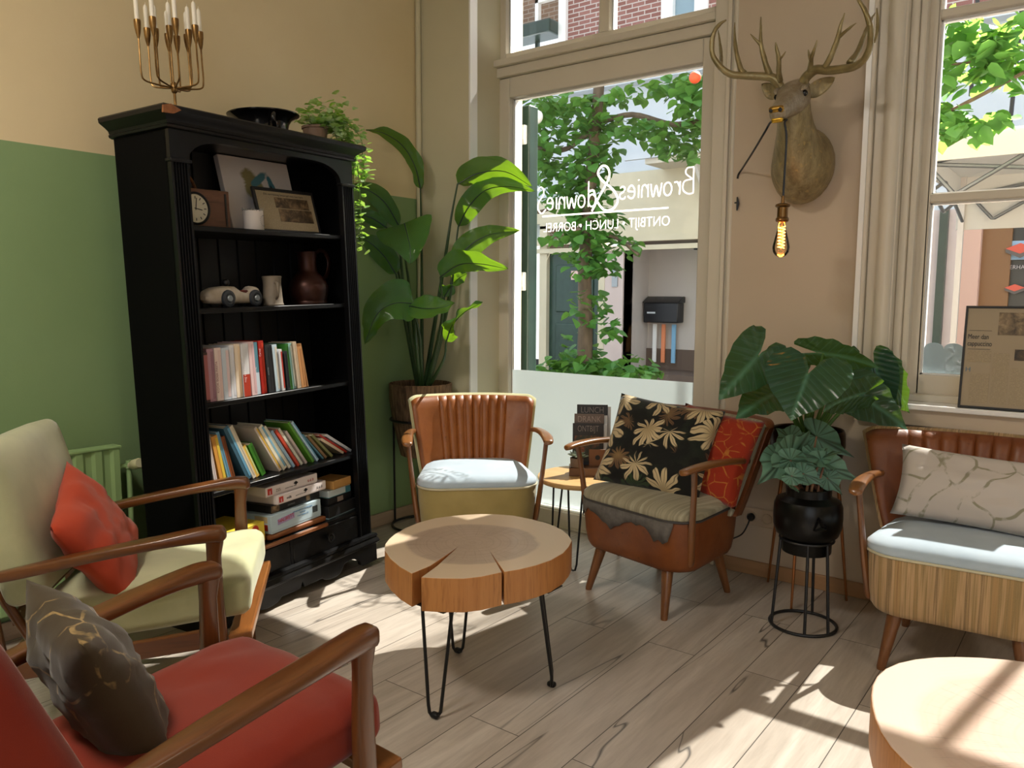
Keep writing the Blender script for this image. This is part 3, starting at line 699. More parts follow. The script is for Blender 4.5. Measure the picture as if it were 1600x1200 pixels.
pts = [(0, 1.762), (.078, 1.762)]
for i in range(9):
    a = PI/2*i/8; pts.append((.078+.16*(1-math.cos(a)), 1.765+.075*math.sin(a)))
for i in range(9):
    a = PI/2*(1-i/8); pts.append((W_-.078-.16*(1-math.cos(a)), 1.765+.075*math.sin(a)))
pts += [(W_-.078, 1.762), (W_, 1.762), (W_, 1.885), (0, 1.885)]
prism(bm, pts, -.014, .012, 'y'); ob('arched_frieze', bm, M_bc, bc, sm=False)
bm = nb(); rings = []
for z, e in ((1.862, .002), (1.866, .012), (1.874, .014), (1.878, .010), (1.888, .013), (1.899, .026), (1.909, .042), (1.914, .048), (1.928, .050), (1.934, .044)):
    rings.append([(-e, -.014-e, z), (W_+e, -.014-e, z), (W_+e, D_+.01, z), (-e, D_+.01, z)])
loft(bm, rings); cor = ob('cornice', bm, M_bc, bc, sm=True, ang=25)
bm = nb(); prism(bm, [(-.053, 1.90), (-.05, 1.925), (-.02, 1.933), (.02, 1.918), (-.01, 1.902)], -.067, -.058, 'y'); ob('paint_chip', bm, M_chip, cor, sm=False)
SH = {'a': 1.534, 'b': 1.229, 'c': .873, 'd': .530, 'e': .262}
for k in 'abcde':
    z = SH[k]; bm = nb(); bx(bm, .022, W_-.022, -.002 if k == 'e' else .006, D_-.012, z-.020, z); ob('shelf', bm, M_bc if k != 'e' else M_bc, bc, bev=.004)
bm = nb(); bx(bm, .08, .665, -.016, -.002, .246, .262); ob('worn_edge', bm, M_worn, bc, bev=.003)
for x0, x1 in ((.080, .443), (.457, .866)):
    bm = nb(); bx(bm, x0, x1, -.008, .25, .132, .243); dr = ob('drawer', bm, M_bc, bc, bev=.006)
    bm = nb(); c = (x0+x1)/2; z = .198
    lathe(bm, [(.004, 0), (.008, .004), (.006, .012), (.020, .020), (.0225, .026), (.016, .029), (.012, .026), (.005, .027), (.0, .030)], 20, M=Mx.Translation((c, -.008, z)) @ Mx.Rotation(R(90), 4, 'X'))
    ob('knob', bm, M_bc, dr)
bm = nb(); bx(bm, .074, W_-.074, -.004, .02, .12, .135); bx(bm, .443, .457, -.006, .02, .13, .25); ob('drawer_rail', bm, M_bc, bc, sm=False)
bm = nb(); rings = []
for z, e in ((.078, .012), (.092, .026), (.100, .028), (.108, .024), (.118, .018), (.124, .022), (.134, .018), (.137, .008)):
    rings.append([(-e, -.014-e, z), (W_+e, -.014-e, z), (W_+e, D_, z), (-e, D_, z)])
loft(bm, rings); ob('plinth_moulding', bm, M_bc, bc, sm=True, ang=25)
bm = nb()
def arc(c, r, a0, a1, n, kx=1, kz=1): return [(c[0]+r*kx*math.cos(R(a0+(a1-a0)*i/n)), c[1]+r*kz*math.sin(R(a0+(a1-a0)*i/n))) for i in range(n+1)]
half = [(-.012, .004), (.088, .004)]+arc((.175, .012), .075, 180, 60, 8, 1, .62)+arc((.285, .045), .075, 220, 340, 8, 1, .45)[1:]+[(W_/2-.012, .030), (W_/2, .058)]
pts = half+[(W_-x, z) for x, z in half[::-1][1:]]+[(W_+.012, .10), (-.012, .10)]
prism(bm, pts, -.034, -.012, 'y'); bx(bm, -.012, .02, -.012, .28, .0, .10); bx(bm, W_-.02, W_+.012, -.012, .28, .0, .10)
ob('scalloped_plinth', bm, M_bc, bc, sm=False, bev=.002)

# ---------------------------------------------------------------- books
def book(x, z, tx, tz, w, c1, c2, label, title, grp, k, dep, zs):
    lean, h = tx, tz   # filled in by pack()
    z = zs+.0012+abs(math.sin(lean))*w*.5
    d = .165+.02*math.sin(k*2.1)
    M = IN(x, dep+.004*math.sin(k*1.7), z) @ Mx.Rotation(lean, 4, 'Y')
    o = thing('book', label, 'book', M=M, group=grp)
    ma, mb_ = plain('cover_%s_%d' % (grp[:3], k), c1, .45), plain('cover2_%s_%d' % (grp[:3], k), c2, .45)
    bm = nb(); t = .0018; a = w/2
    # cover: spine and two boards; lower part or stripe of the spine in the second colour
    zs_ = h*.42 if 'lower spine' in label else h
    for z0, z1, mi in ((0, zs_, 0), (zs_, h, 1)):
        if z1-z0 < 1e-4: continue
        for f in bx(bm, -a, a, 0, t, z0, z1): f.material_index = (1-mi) if zs_ < h else 0
    if zs_ == h and w > .012:
        for f in bx(bm, a*.15, a*.98, -.0006, .0005, .01, h-.01): f.material_index = 1
    bx(bm, -a, -a+t, t, d, 0, h); bx(bm, a-t, a, t, d, 0, h)
    ob('cover', bm, [ma, mb_], o, sm=False)
    bm = nb(); bx(bm, -a+t*1.05, a-t*1.05, t, d-.004, .003, h-.003); ob('pages', bm, M_paper, o, sm=False)
    if title:
        text('spine_title', title, min(w*.5, .018), M_tit.get(title, M_letter), o, (-.0045 if title != 'TRAVEL' else -.003, -.0009, h*.45 if title not in ('Carnal',) else h*.78), (R(90), R(-90), 0), depth=.0002, sx=.9)
    return o
def pack(rows, ws):
    """stand the books side by side: each leans on the one before it without passing through it"""
    out = []; pe = pl = ph = None
    for (x, z, tx, tz, w, c1, c2, ds, ti) in rows:
        w *= ws; lean = min(0, math.atan2(tx-x, tz-z)); h = math.hypot(tx-x, tz-z)*(.97 if lean < -.12 else 1)
        a = w/2/math.cos(lean)
        if pe is not None:
            if lean > pl: lean = pl
            a = w/2/math.cos(lean)
            need = pe+a+.0008+max(0, min(h*math.cos(lean), ph*math.cos(pl))*(math.tan(-lean)-math.tan(-pl)))+abs(math.sin(lean))*w*.5*math.tan(-lean)
            x = max(x, need)
        pe = x+a; pl = lean; ph = h
        out.append((x, z, lean, h, w, c1, c2, ds, ti))
    return out
M_paper = plain('book_pages', '#dfd3bd', .8, c2='#cdbfa6', ns=200)
M_tit = {'KOOK BOEK PASTA': plain('spine_mauve_ink', '#a06a6a', .6), 'zwarte': plain('spine_grey_ink', '#8f979c', .6)}
for k, r in enumerate(pack(BOOKS_UPPER, .80)): book(*r, 'books on the upper book shelf', k, .022, SH['c'])
for k, r in enumerate(pack(BOOKS_LOWER, .72)): book(*r, 'books on the lower book shelf', k, .05, SH['d'])

# ---------------------------------------------------------------- first shelf
M_box = wood('rough_box_wood', '#7d5740', '#5f4030', '#3c2a20', 0, 12, .7)
ck = thing('box_clock', 'square wooden box clock with white dial on the top shelf', 'clock', M=IN(.20, .10, SH['a'], R(-3)))
bm = nb(); bx(bm, -.135, .135, 0, .09, .001, .150); ob('case', bm, M_box, ck, bev=.003)
bm = nb(); bx(bm, .112, .120, -.003, 0, .012, .138); ob('metal_strip', bm, plain('dull_iron', '#3b3735', .5, .6), ck, sm=False)
FX = Mx.Translation((-.025, 0, .073)) @ Mx.Rotation(R(90), 4, 'X')
bm = nb(); lathe(bm, [(.062, 0), (.062, .012), (.055, .016), (.053, .010), (.053, 0)], 40, M=FX); ob('bezel', bm, M_black, ck)
bm = nb(); lathe(bm, [(.0, .002), (.054, .002), (.054, .008), (0, .008)], 40, M=FX); dial = ob('dial', bm, plain('dial_cream', '#ddd8c4', .5), ck)
bm = nb()
for i in range(12):
    a = i*PI/6; bx(bm, -.0016, .0016, -.0092, -.0086, .036, .046, Mx.Translation((-.025, 0, .073)) @ Mx.Rotation(a, 4, 'Y'))
ob('hour_marking', bm, M_black, dial, sm=False)
for a, l in ((R(100), .028), (R(8), .040)):
    bm = nb(); bx(bm, -.0016, .0016, -.0102, -.0096, -.006, l, Mx.Translation((-.025, 0, .073)) @ Mx.Rotation(a, 4, 'Y')); ob('hand', bm, M_black, dial, sm=False)
bm = nb(); tube(bm, spline([(-.105, .045, .148), (-.09, .045, .19), (-.04, .045, .212), (.0, .045, .19), (.02, .045, .148)], 6), .006, 8); ob('rope_handle', bm, plain('rope', '#7a4c2a', .9, c2='#4b2d18', ns=90), ck)

def paintmat():
    t = NT('feather_painting'); v = t.coord(); s = t.sep(v)
    n = t.noise(v, 9, 5, .6, 1.2)
    def band(cx, cz, rx, rz, rot):
        a = t.coord((1/rx, 1, 1/rz), (0, rot, 0)); m = t.n('ShaderNodeVectorMath', operation='DISTANCE')
        t.l(t.coord(), m.inputs[0]); m.inputs[1].default_value = (cx, 0, cz)
        sub = t.n('ShaderNodeVectorMath', operation='SUBTRACT'); t.l(t.coord(), sub.inputs[0]); sub.inputs[1].default_value = (cx, 0, cz)
        mp = t.n('ShaderNodeMapping'); mp.inputs['Rotation'].default_value = (0, rot, 0); mp.inputs['Scale'].default_value = (1, 0, 1); t.l(sub.outputs[0], mp.inputs[0])
        ml = t.n('ShaderNodeVectorMath', operation='MULTIPLY'); t.l(mp.outputs[0], ml.inputs[0]); ml.inputs[1].default_value = (1/rx, 0, 1/rz)
        ln = t.n('ShaderNodeVectorMath', operation='LENGTH'); t.l(ml.outputs[0], ln.inputs[0])
        return t.ramp(t.math('ADD', ln.outputs['Value'], t.math('MULTIPLY', t.math('SUBTRACT', n, .5), 1.4)), [(.75, 1.), (1.05, 0.)])
    col = t.mix(band(-.03, .20, .055, .085, R(30)), '#d9cfca', '#8f8355')
    col = t.mix(band(.005, .235, .02, .06, R(-55)), col, '#4f7f88')
    col = t.mix(band(.075, .19, .018, .085, R(16)), col, '#3d7483')
    col = t.mix(band(.075, .17, .008, .05, R(16)), col, '#15222a')
    return t.bsdf(col, .7)
TL = Mx.Rotation(R(-13), 4, 'X')
cv = thing('canvas_painting', 'white canvas with yellow and teal feather strokes leaning on the top shelf', 'painting', M=IN(.60, .165, SH['a']+.009, R(-2), TL))
bm = nb(); bx(bm, -.185, .185, 0, .028, 0, .325); ob('canvas', bm, paintmat(), cv, sm=False, bev=.003)
bm = nb(); bx(bm, -.183, .183, .028, .034, .002, .320); ob('stretcher', bm, plain('dark_stretcher', '#2b2422', .8), cv, sm=False)
def newsmat(name, base, ink, rot=True):
    """printed columns: rows of broken grey lines on paper"""
    t = NT(name); v = t.coord()
    s = t.sep(v)
    ln = t.ramp(t.math('SINE', t.math('MULTIPLY', s[2], 1150)), [(.55, 0.), (.75, 1.)])
    wd = t.ramp(t.noise(t.coord((180, 1, 260)), 1, 1), [(.42, 0.), (.5, 1.)])
    col = t.mix(t.math('MULTIPLY', t.math('MULTIPLY', ln, wd), .5), base, ink)
    return t.bsdf(col, .65)
M_news = newsmat('newsprint', '#ab9a7c', '#4a4238')
def photomat(name, a, b, c):
    t = NT(name); v = t.coord(); f = t.noise(v, 22, 5, .7, .5)
    return t.bsdf(t.ramp(f, [(.3, a), (.5, b), (.68, c)]), .5)
M_photo = photomat('brown_photo', '#1f1a17', '#57452f', '#9a7f5e')
nf = thing('framed_clipping', 'black framed newspaper clipping with brown photo in front of the canvas', 'picture', M=IN(.658, .095, SH['a']+.001, R(-3), Mx.Rotation(R(-14), 4, 'X')))
w_, h_ = .165, .195
bm = nb()
for b in ((-w_, w_, -.012, 0, 0, .012), (-w_, w_, -.012, 0, h_-.012, h_), (-w_, -w_+.012, -.012, 0, .012, h_-.012), (w_-.006, w_, -.012, 0, .012, h_-.012)): bx(bm, *b)
ob('frame', bm, M_black, nf, sm=False)
bm = nb(); bx(bm, -w_+.012, w_-.006, -.005, -.001, .012, h_-.012); pg = ob('newsprint', bm, M_news, nf, sm=False)
for b in ((-.055, .13, -.0062, -.0052, .112, .158), (-.045, .14, -.0062, -.0052, .052, .108)):
    bm = nb(); bx(bm, *b); ob('photo', bm, M_photo, pg, sm=False)
text('headline', 'De verrassing bezorgd met het hart', .0115, M_black, pg, (.0, -.0056, .166), (R(90), 0, 0), depth=.0002, sx=1.3)
cp = thing('ceramic_pot', 'white ceramic pot with dotted circle and frayed rim beside the clipping', 'pot', M=IN(.435, .075, SH['a']+.001))
cp.scale = (.82,)*3
bm = nb(); lathe(bm, [(.0, 0), (.046, 0), (.049, .004), (.049, .095), (.046, .098), (.044, .09), (.044, .02), (0, .02)], 32); ob('pot', bm, plain('white_bisque', '#cfc6c0', .7), cp)
bm = nb()
for i in range(18):
    a = i*PI/9; r = .026; th = math.radians(-60)+r*math.cos(a)/.049
    bmesh.ops.create_icosphere(bm, subdivisions=1, radius=.0018, matrix=Mx.Translation((.0495*math.cos(th), .0495*math.sin(th), .048+r*math.sin(a))))
ob('dot_pattern', bm, plain('grey_dots', '#6f7274', .6), cp)
bm = nb(); rr = random.Random(5)
for i in range(46):
    a = rr.uniform(0, 2*PI); r = rr.uniform(.03, .047); p = V((r*math.cos(a), r*math.sin(a), .092)); d = V((math.cos(a)*.5, math.sin(a)*.5, rr.uniform(.4, 1))).normalized()
    tube(bm, [p, p+d*rr.uniform(.012, .026)], [.0022, .0006], 5)
ob('frayed_rim', bm, plain('grey_moss', '#9b968f', .9), cp)

# ---------------------------------------------------------------- second shelf
car = thing('toy_car', 'white toy racing car with dark wheels on the second shelf', 'toy car', M=IN(.305, .085, SH['b'], R(6)))
M_tw = plain('worn_white_paint', '#cbc1b4', .5, c2='#a89880', ns=25)
bm = nb(); rings = []
for x, hw, z0, z1 in ((-.148, .014, .030, .050), (-.135, .028, .018, .068), (-.10, .034, .014, .080), (-.05, .036, .013, .084), (.0, .036, .013, .083), (.03, .034, .013, .064), (.06, .034, .013, .058), (.085, .036, .013, .070), (.10, .036, .013, .084), (.125, .034, .014, .080), (.143, .025, .018, .062), (.150, .012, .028, .045)):
    zc, hz = (z0+z1)/2, (z1-z0)/2
    rings.append([(x, hw*math.copysign(abs(math.cos(a))**.7, math.cos(a)), zc+hz*math.copysign(abs(math.sin(a))**.7, math.sin(a))) for a in [2*PI*i/16 for i in range(16)]])
loft(bm, rings); ob('body', bm, M_tw, car)
bm = nb(); lathe(bm, [(0, .0), (.022, 0), (.026, .006), (.02, .012), (0, .012)], 20, M=Mx.Translation((.058, 0, .055)) @ Mx.Diagonal((1.4, .9, 1, 1))); ob('cockpit', bm, plain('cockpit_red', '#5d241c', .5), car)
bm = nb(); bmesh.ops.create_uvsphere(bm, u_segments=16, v_segments=10, radius=.015, matrix=Mx.Translation((-.015, .01, .098))); tube(bm, [(-.015, .01, .07), (-.015, .01, .09)], .007, 8); ob('driver_head', bm, M_black, car)
for x, y in ((-.055, -.038), (.095, -.038), (-.055, .038), (.095, .038)):
    bm = nb(); s = 1 if y > 0 else -1
    lathe(bm, [(0, -.009), (.022, -.009), (.032, -.006), (.034, 0), (.032, .006), (.022, .009), (.016, .006), (.012, .009), (0, .011)], 28, M=Mx.Translation((x, y, .0345)) @ Mx.Rotation(R(-90*s), 4, 'X'))
    wh = ob('wheel', bm, plain('dark_tyre', '#30343a', .5), car)
    bm = nb(); lathe(bm, [(0, .008), (.013, .0085), (.011, .0125), (0, .013)], 18, M=Mx.Translation((x, y, .0345)) @ Mx.Rotation(R(-90*s), 4, 'X')); ob('hubcap', bm, plain('grey_hub', '#8d9499', .4, .5), wh)
mg = thing('stein_mug', 'grey stoneware mug with handle between toy car and jug', 'mug', M=IN(.520, .085, SH['b'], R(-55)))
mg.scale = (.82,)*3
M_stone = plain('stoneware', '#8d8171', .55, c2='#6f6455', ns=10)
bm = nb(); lathe(bm, [(0, 0), (.052, 0), (.054, .006), (.050, .014), (.048, .05), (.045, .11), (.047, .135), (.050, .148), (.047, .151), (.043, .14), (.042, .03), (0, .02)], 32); ob('body', bm, M_stone, mg)
bm = nb(); tube(bm, spline([(.026, -.038, .118), (.04, -.066, .112), (.044, -.074, .085), (.040, -.066, .052), (.028, -.042, .036)], 6), .0075, 8); ob('handle', bm, M_stone, mg)
jg = thing('copper_jug', 'brown copper jug with tall looping handle on the second shelf', 'jug', M=IN(.755, .11, SH['b']))
M_cop = plain('dull_copper', '#40221a', .38, .6, .5, '#25120c', 8)
bm = nb(); lathe(bm, [(0, 0), (.078, 0), (.080, .008), (.077, .016), (.080, .024), (.086, .05), (.088, .075), (.080, .10), (.062, .125), (.046, .14), (.041, .155), (.041, .19), (.044, .225), (.047, .232), (.043, .23), (.038, .19), (.038, .15), (0, .12)], 36); ob('body', bm, M_cop, jg)
bm = nb(); tube(bm, spline([(.040, 0, .20), (.055, 0, .225), (.085, 0, .242), (.120, 0, .230), (.138, 0, .19), (.125, 0, .14), (.10, 0, .11), (.082, 0, .085)], 6), .006, 8, flat=1.6); ob('handle', bm, M_cop, jg)

# ---------------------------------------------------------------- games on the bottom shelf
def gbox(label, x, y, z, sx, sy, sz, rz, cs, name='game_box', grp='game boxes on the bottom shelf'):
    o = thing(name, label, 'game', M=IN(x, y, z, R(rz)), group=grp)
    bm = nb(); bx(bm, -sx/2, sx/2, 0, sy, .0006, sz*.35); ob('tray', bm, cs[1], o, bev=.001)
    bm = nb(); bx(bm, -sx/2-.001, sx/2+.001, -.001, sy+.001, sz*.12, sz-.0006); ob('lid', bm, cs[0], o, bev=.0015)
    return o
M_pz = plain('white_box_card', '#e6dcda', .45); M_pz2 = plain('white_box_card_low', '#d8ccc9', .5)
M_bk = plain('black_box_card', '#1b1b1d', .45); M_rd = plain('red_print', '#c03426', .5); M_ye = plain('yellow_box_card', '#dfc53f', .45)
tb = thing('wooden_tray', 'low brown wooden tray under the pale blue game box', 'tray', M=IN(.515, .008, SH['e']))
bm = nb(); rbox(bm, .33, .24, .026, .010, (0, .12, .0135), 10); ob('board', bm, M_worn, tb)
yb = gbox('yellow comic game box with red lower band on the bottom shelf', .210, .012, SH['e'], .25, .22, .092, 4, (M_ye, M_rd))
rr = random.Random(2); bm = nb()
for s in ([(.0, .055), (.02, .072), (.03, .062), (.05, .04), (.06, .045), (.075, .03)], [(-.04, .05), (-.03, .062), (-.015, .06), (-.012, .05), (-.03, .045), (-.04, .05)], [(-.03, .02), (-.01, .035), (.01, .03), (.02, .02), (.03, .035)], [(-.02, .03), (0, .045), (.012, .036)]):
    tube(bm, [(a, -.0022, b) for a, b in s], .0011, 5)
ob('cartoon_drawing', bm, M_black, yb)
bm = nb(); lathe(bm, [(0, 0), (.018, 0), (.018, .001), (0, .001)], 20, M=Mx.Translation((.075, -.001, .068)) @ Mx.Rotation(R(90), 4, 'X')); ob('red_spot', bm, M_rd, yb)
text('lettering', 'DE', .018, M_black, yb, (-.098, -.0022, .062), (R(90), 0, 0)); text('lettering', 'OM', .014, M_black, yb, (-.098, -.0022, .032), (R(90), 0, 0))
M_lb = plain('pale_blue_card', '#b9cfda', .4)
hb = gbox('pale blue game box with red logo on the wooden tray', .512, .016, SH['e']+.0275, .30, .20, .078, 3, (M_lb, M_lb))
bm = nb(); rbox(bm, .10, .003, .024, .0014, (-.062, -.0015, .050), 6, M=Mx.Rotation(R(-4), 4, 'Y')); lg = ob('logo_patch', bm, plain('logo_lilac', '#a899c4', .5), hb)
text('lettering', 'HALSKETT', .022, M_rd, hb, (-.066, -.0035, .0415), (R(90), R(-4), 0), depth=.0006, sx=.9)
bm = nb()
for i in range(9): bx(bm, .098+i*.0036, .098+i*.0036+(.0012 if i % 2 else .0022), -.0022, -.0012, .028, .056)
ob('barcode', bm, M_black, hb, sm=False)
M_bl = plain('blue_print', '#4f87b8', .5)
for z, l, s in ((.060, 'geheugenspel voor het hele gezin', .009), (.048, 'vanaf 6 jaar', .008), (.036, '2 tot 8 spelers  CE', .009)): text('lettering', l, s, M_bl, hb, (.035, -.0022, z), (R(90), 0, 0))
for zz, c in ((.012, '#b02a1e'), (.045, '#c8b48c')):
    bm = nb(); bx(bm, -.1518, -.1508, .02, .09, zz, zz+.026); ob('end_print', bm, plain('end_'+c[1:], c, .5), hb, sm=False)
z = SH['e']+.0275+.0785
kb = gbox('black game box between the pale blue box and the white puzzles', .53, .035, z, .29, .19, .034, 2, (M_bk, M_bk))
bm = nb(); bx(bm, -.146, -.100, -.0022, -.0012, .003, .031); bx(bm, .06, .085, -.0022, -.0012, .006, .028); ob('photo_print', bm, M_photo, kb, sm=False)
text('lettering', 'DOMINO', .010, plain('grey_print', '#8d8d8d', .5), kb, (-.03, -.0022, .012), (R(90), 0, 0))
z += .0345
for k, (x, y, sz, lab, pc) in enumerate(((.555, .02, .040, 'lower white puzzle box with red logo on the game stack', 'milk'), (.51, .03, .042, 'upper white puzzle box with red logo on top of the game stack', '255'))):
    pz = gbox(lab, x, y, z, .30, .20, sz, 3 if k == 0 else 1, (M_pz, M_pz2))
    bm = nb(); bx(bm, -.140, -.116, -.0022, -.0012, .008, sz-.008); ob('red_logo', bm, M_rd, pz, sm=False)
    text('lettering', 'jj', .018, M_letter, pz, (-.128, -.0026, .014), (R(90), 0, 0), depth=.0003)
    text('lettering', pc, .018, M_black if k == 0 else plain('brown_print', '#6d5040', .5), pz, (-.082, -.0022, .013), (R(90), 0, 0))
    text('lettering', 'puzzle de luxe 1000', .008, plain('grey_print2', '#8d8d8d', .5), pz, (-.01, -.0022, .014), (R(90), 0, 0))
    text('lettering', '◆', .018, M_black, pz, (.02, -.0022, .020), (R(90), 0, 0), sx=1.6)
    text('lettering', '6 6 0', .018, M_black if k == 0 else M_rd, pz, (.108, -.0022, .013), (R(90), 0, 0))
    z += sz+.0005
z = SH['e']
cs = gbox('black zip case with pale blue lower edge at the right end', .795, .02, z, .195, .16, .056, 5, (M_bk, plain('pale_blue_plastic', '#7e98a0', .4)), 'zip_case'); cs.children[0].location.y = -.002
z += .057
a1 = gbox('small black box with a grey print above the zip case', .80, .035, z, .165, .13, .033, 4, (M_bk, M_bk))
bm = nb(); bx(bm, -.02, .02, -.0022, -.0012, .005, .027); ob('grey_print', bm, plain('grey_brown_print', '#8d7d74', .5), a1, sm=False)
z += .0335; a2 = gbox('small white and teal card box on the right stack', .795, .03, z, .15, .12, .034, 3, (plain('white_teal_card', '#b9c4c4', .5), plain('teal_card', '#4f8490', .5)))
bm = nb(); bx(bm, .04, .0755, -.0022, -.0012, .004, .031); ob('teal_end', bm, plain('teal_print', '#3e727d', .5), a2, sm=False)
z += .0345; gbox('small tan box on top of the right stack', .81, .025, z, .125, .12, .040, 4, (plain('tan_card', '#b98a4c', .6), plain('tan_card_low', '#a87c42', .6)))

# ---------------------------------------------------------------- on top of the bookcase
cd = thing('candelabra', 'brass twelve-arm candelabra standing on top of the black bookcase', 'candelabra', M=IN(.125, .10, 1.9345))
bm = nb(); lathe(bm, [(0, 0), (.05, 0), (.052, .004), (.01, .010), (.005, .016), (.005, .085), (.010, .09), (.012, .10), (.012, .118), (.006, .126), (0, .128)], 24); ob('base', bm, M_brassd, cd)
M_wax = plain('ivory_wax', '#efe9da', .45)
CUP = [(-1, .39), (-.78, -.46), (-.50, -.40), (-.47, .89), (-.13, -.86), (0, .10), (.16, -1), (.26, 1), (.53, -.71), (.62, -.1), (.87, .5), (1, -.2)]
cq = None
for i, (a, b) in enumerate(CUP):
    r = .108; x = r*(.80*a-.60*b); y = r*(-.60*a-.80*b)*.86; d = V((x, y, 0)); 
    bm = nb(); h0 = .105
    u = d.normalized() if d.length > .01 else V((1, 0, 0))
    tube(bm, spline([V((0, 0, h0))+u*.008, d*.45+V((0, 0, h0+.002)), d*.90+V((0, 0, h0+.010)), d+V((0, 0, h0+.035)), d+V((0, 0, h0+.11)), d*1.0+V((0, 0, h0+.155))], 5), .0032, 7)
    arm = ob('arm', bm, M_brassd, cd)
    bm = nb(); lathe(bm, [(.0, 0), (.004, .001), (.0085, .02), (.0115, .04), (.0125, .058), (.012, .064), (.0105, .064), (.009, .045), (0, .04)], 16, o=d+V((0, 0, h0+.152))); ob('cup', bm, M_brassd, arm)
    bm = nb(); lathe(bm, [(0, 0), (.0082, 0), (.0078, .088), (.0065, .096), (.003, .1015), (0, .102)], 14); 
    c = ob('candle', bm, M_wax) if cq is None else cq.copy()
    if cq is None: cq = c
    else: COL.objects.link(c)
    c.matrix_world = IN(.125+d.x, .10+d.y, 1.934+h0+.152+.0455)
    tag(c, 'ivory taper candle in a cup of the brass candelabra', 'candle', 'candles of the brass candelabra')
    bm = nb(); tube(bm, [(0, 0, .101), (.001, 0, .110)], .0009, 5); ob('wick', bm, M_wax, c)
bw = thing('black_bowl', 'wide glossy black bowl with side handle on top of the bookcase', 'bowl', M=IN(.565, .12, 1.934))
bw.scale = (.8,)*3
M_gl = plain('glossy_black_glaze', '#0d0d0f', .08, 0, .6)
bm = nb(); lathe(bm, [(0, 0), (.115, 0), (.12, .004), (.122, .03), (.128, .06), (.142, .082), (.165, .096), (.182, .104), (.184, .109), (.178, .111), (.155, .102), (.134, .084), (.118, .055), (.112, .02), (0, .014)], 48); ob('body', bm, M_gl, bw)
bm = nb(); tube(bm, spline([(-.05, -.125, .082), (-.085, -.165, .085), (-.10, -.178, .055), (-.075, -.155, .02), (-.05, -.122, .018)], 6), .011, 10, flat=.7); ob('handle', bm, M_gl, bw)
iv = thing('trailing_ivy', 'variegated ivy in a small brown pot trailing over the bookcase corner', 'potted plant', M=IN(.845, .10, 1.934))
bm = nb(); lathe(bm, [(0, 0), (.045, 0), (.055, .07), (.060, .072), (.060, .082), (.054, .082), (.05, .06), (0, .055)], 28); ob('pot', bm, plain('brown_clay', '#7d6452', .7), iv)
M_ivy = leafmat('ivy_leaf', '#6fae3a', '#e3ead6', '#c0ec52', .40, ns=16); M_ivs = plain('ivy_stem', '#6e8d45', .7)
bm = nb(); bs = nb(); rr = random.Random(11)
def ivleaf(bm, p, s, rr):
    a = rr.uniform(0, 2*PI); d = V((math.cos(a), math.sin(a), rr.uniform(-.7, .6))).normalized(); sd = d.cross(V((rr.uniform(-.5, .5), rr.uniform(-.5, .5), 1))).normalized(); up = sd.cross(d)
    m0, m1 = bm.verts.new(p), bm.verts.new(p+d*s)
    for sg in (-1, 1):
        e = [bm.verts.new(p+d*s*y+sd*sg*x*s+up*s*.1) for x, y in ((.38, .12), (.46, .42), (.2, .75))]
        bm.faces.new((m0, e[0], e[1], e[2], m1))
def outw(p): return (max(p[0], .178), p[1], p[2]) if p[2] < .07 and p[0] > .08 else p
strands = [[(.02, -.03, .09), (.06, -.07, .12), (.09, -.10, .06), (.105, -.115, -.04), (.10, -.12, -.16)], [(.03, 0, .09), (.09, -.02, .11), (.145, -.04, .04), (.155, -.05, -.08)], [(.03, -.02, .09), (.10, -.06, .08), (.135, -.075, -.05), (.128, -.085, -.25), (.125, -.085, -.45)],
           [(.03, 0, .09), (.09, -.01, .09), (.125, -.04, -.02), (.122, -.05, -.22), (.12, -.055, -.38)], [(.0, -.03, .09), (.02, -.07, .10), (.05, -.11, .03)], [(-.02, 0, .09), (-.06, -.02, .12)], [(.02, .02, .09), (.10, .05, .14), (.17, .05, .10), (.21, .03, -.02)], [(.03, 0, .09), (.12, .02, .13), (.20, .0, .08), (.225, -.02, -.06)], [(.02, -.01, .09), (.11, -.03, .12), (.18, -.03, .02), (.19, -.05, -.10)]]
for k, st in enumerate(strands):
    ps = spline([outw(p) for p in st], 8); tube(bs, ps, .0022, 5)
    n = len(ps)
    for p in ps[1:]:
        for _ in range(2 if k in (2, 3) else 4): ivleaf(bm, p+V((rr.gauss(0, .014), rr.gauss(0, .014), rr.gauss(0, .014))), rr.uniform(.024, .040), rr)
for _ in range(230): ivleaf(bm, V((rr.gauss(.075, .06), rr.gauss(-.02, .04), .09+abs(rr.gauss(0, .045)))), rr.uniform(.024, .042), rr)
ob('foliage', bm, M_ivy, iv); ob('stem', bs, M_ivs, iv)

# ---------------------------------------------------------------- seating
def leather(name, a, b, c=None):
    t = NT(name); v = t.coord()
    col = t.mix(t.ramp(t.noise(v, 7, 5, .65), [(.3, 0.), (.7, 1.)]), a, b)
    if c: col = t.mix(t.ramp(t.noise(v, 26, 6, .7), [(.62, 0.), (.72, .7)]), col, c)
    return t.bsdf(col, t.ramp(t.noise(v, 12, 4), [(.3, .36), (.7, .52)]), 0, .5, t.noise(v, 190, 4), .18, .002)
M_lea = leather('tan_leather', '#824418', '#985826', '#5a3016')
M_lea2 = leather('cracked_brown_leather', '#6b3513', '#81481f', '#472510')
M_lea3 = leather('worn_brown_leather', '#6f3818', '#854a21', '#482513')
M_velv = fabric('pale_green_velvet', '#b9b384', '#cfcaa0', 6)
M_oliv = fabric('olive_velvet', '#978651', '#aa9862', 5)
M_seatb = fabric('blue_grey_seat', '#a9b9c6', '#bccad5', 6)
M_strseat = stripes('greige_striped', ['#7d7661', '#a89f86', '#8b846d', '#b5ad95', '#968d75'], 0, 34)
M_str = stripes('ochre_striped', ['#8a6d47', '#b18d60', '#8f7a52', '#c4a27a', '#7d684a', '#b3936a'], 0, 46)
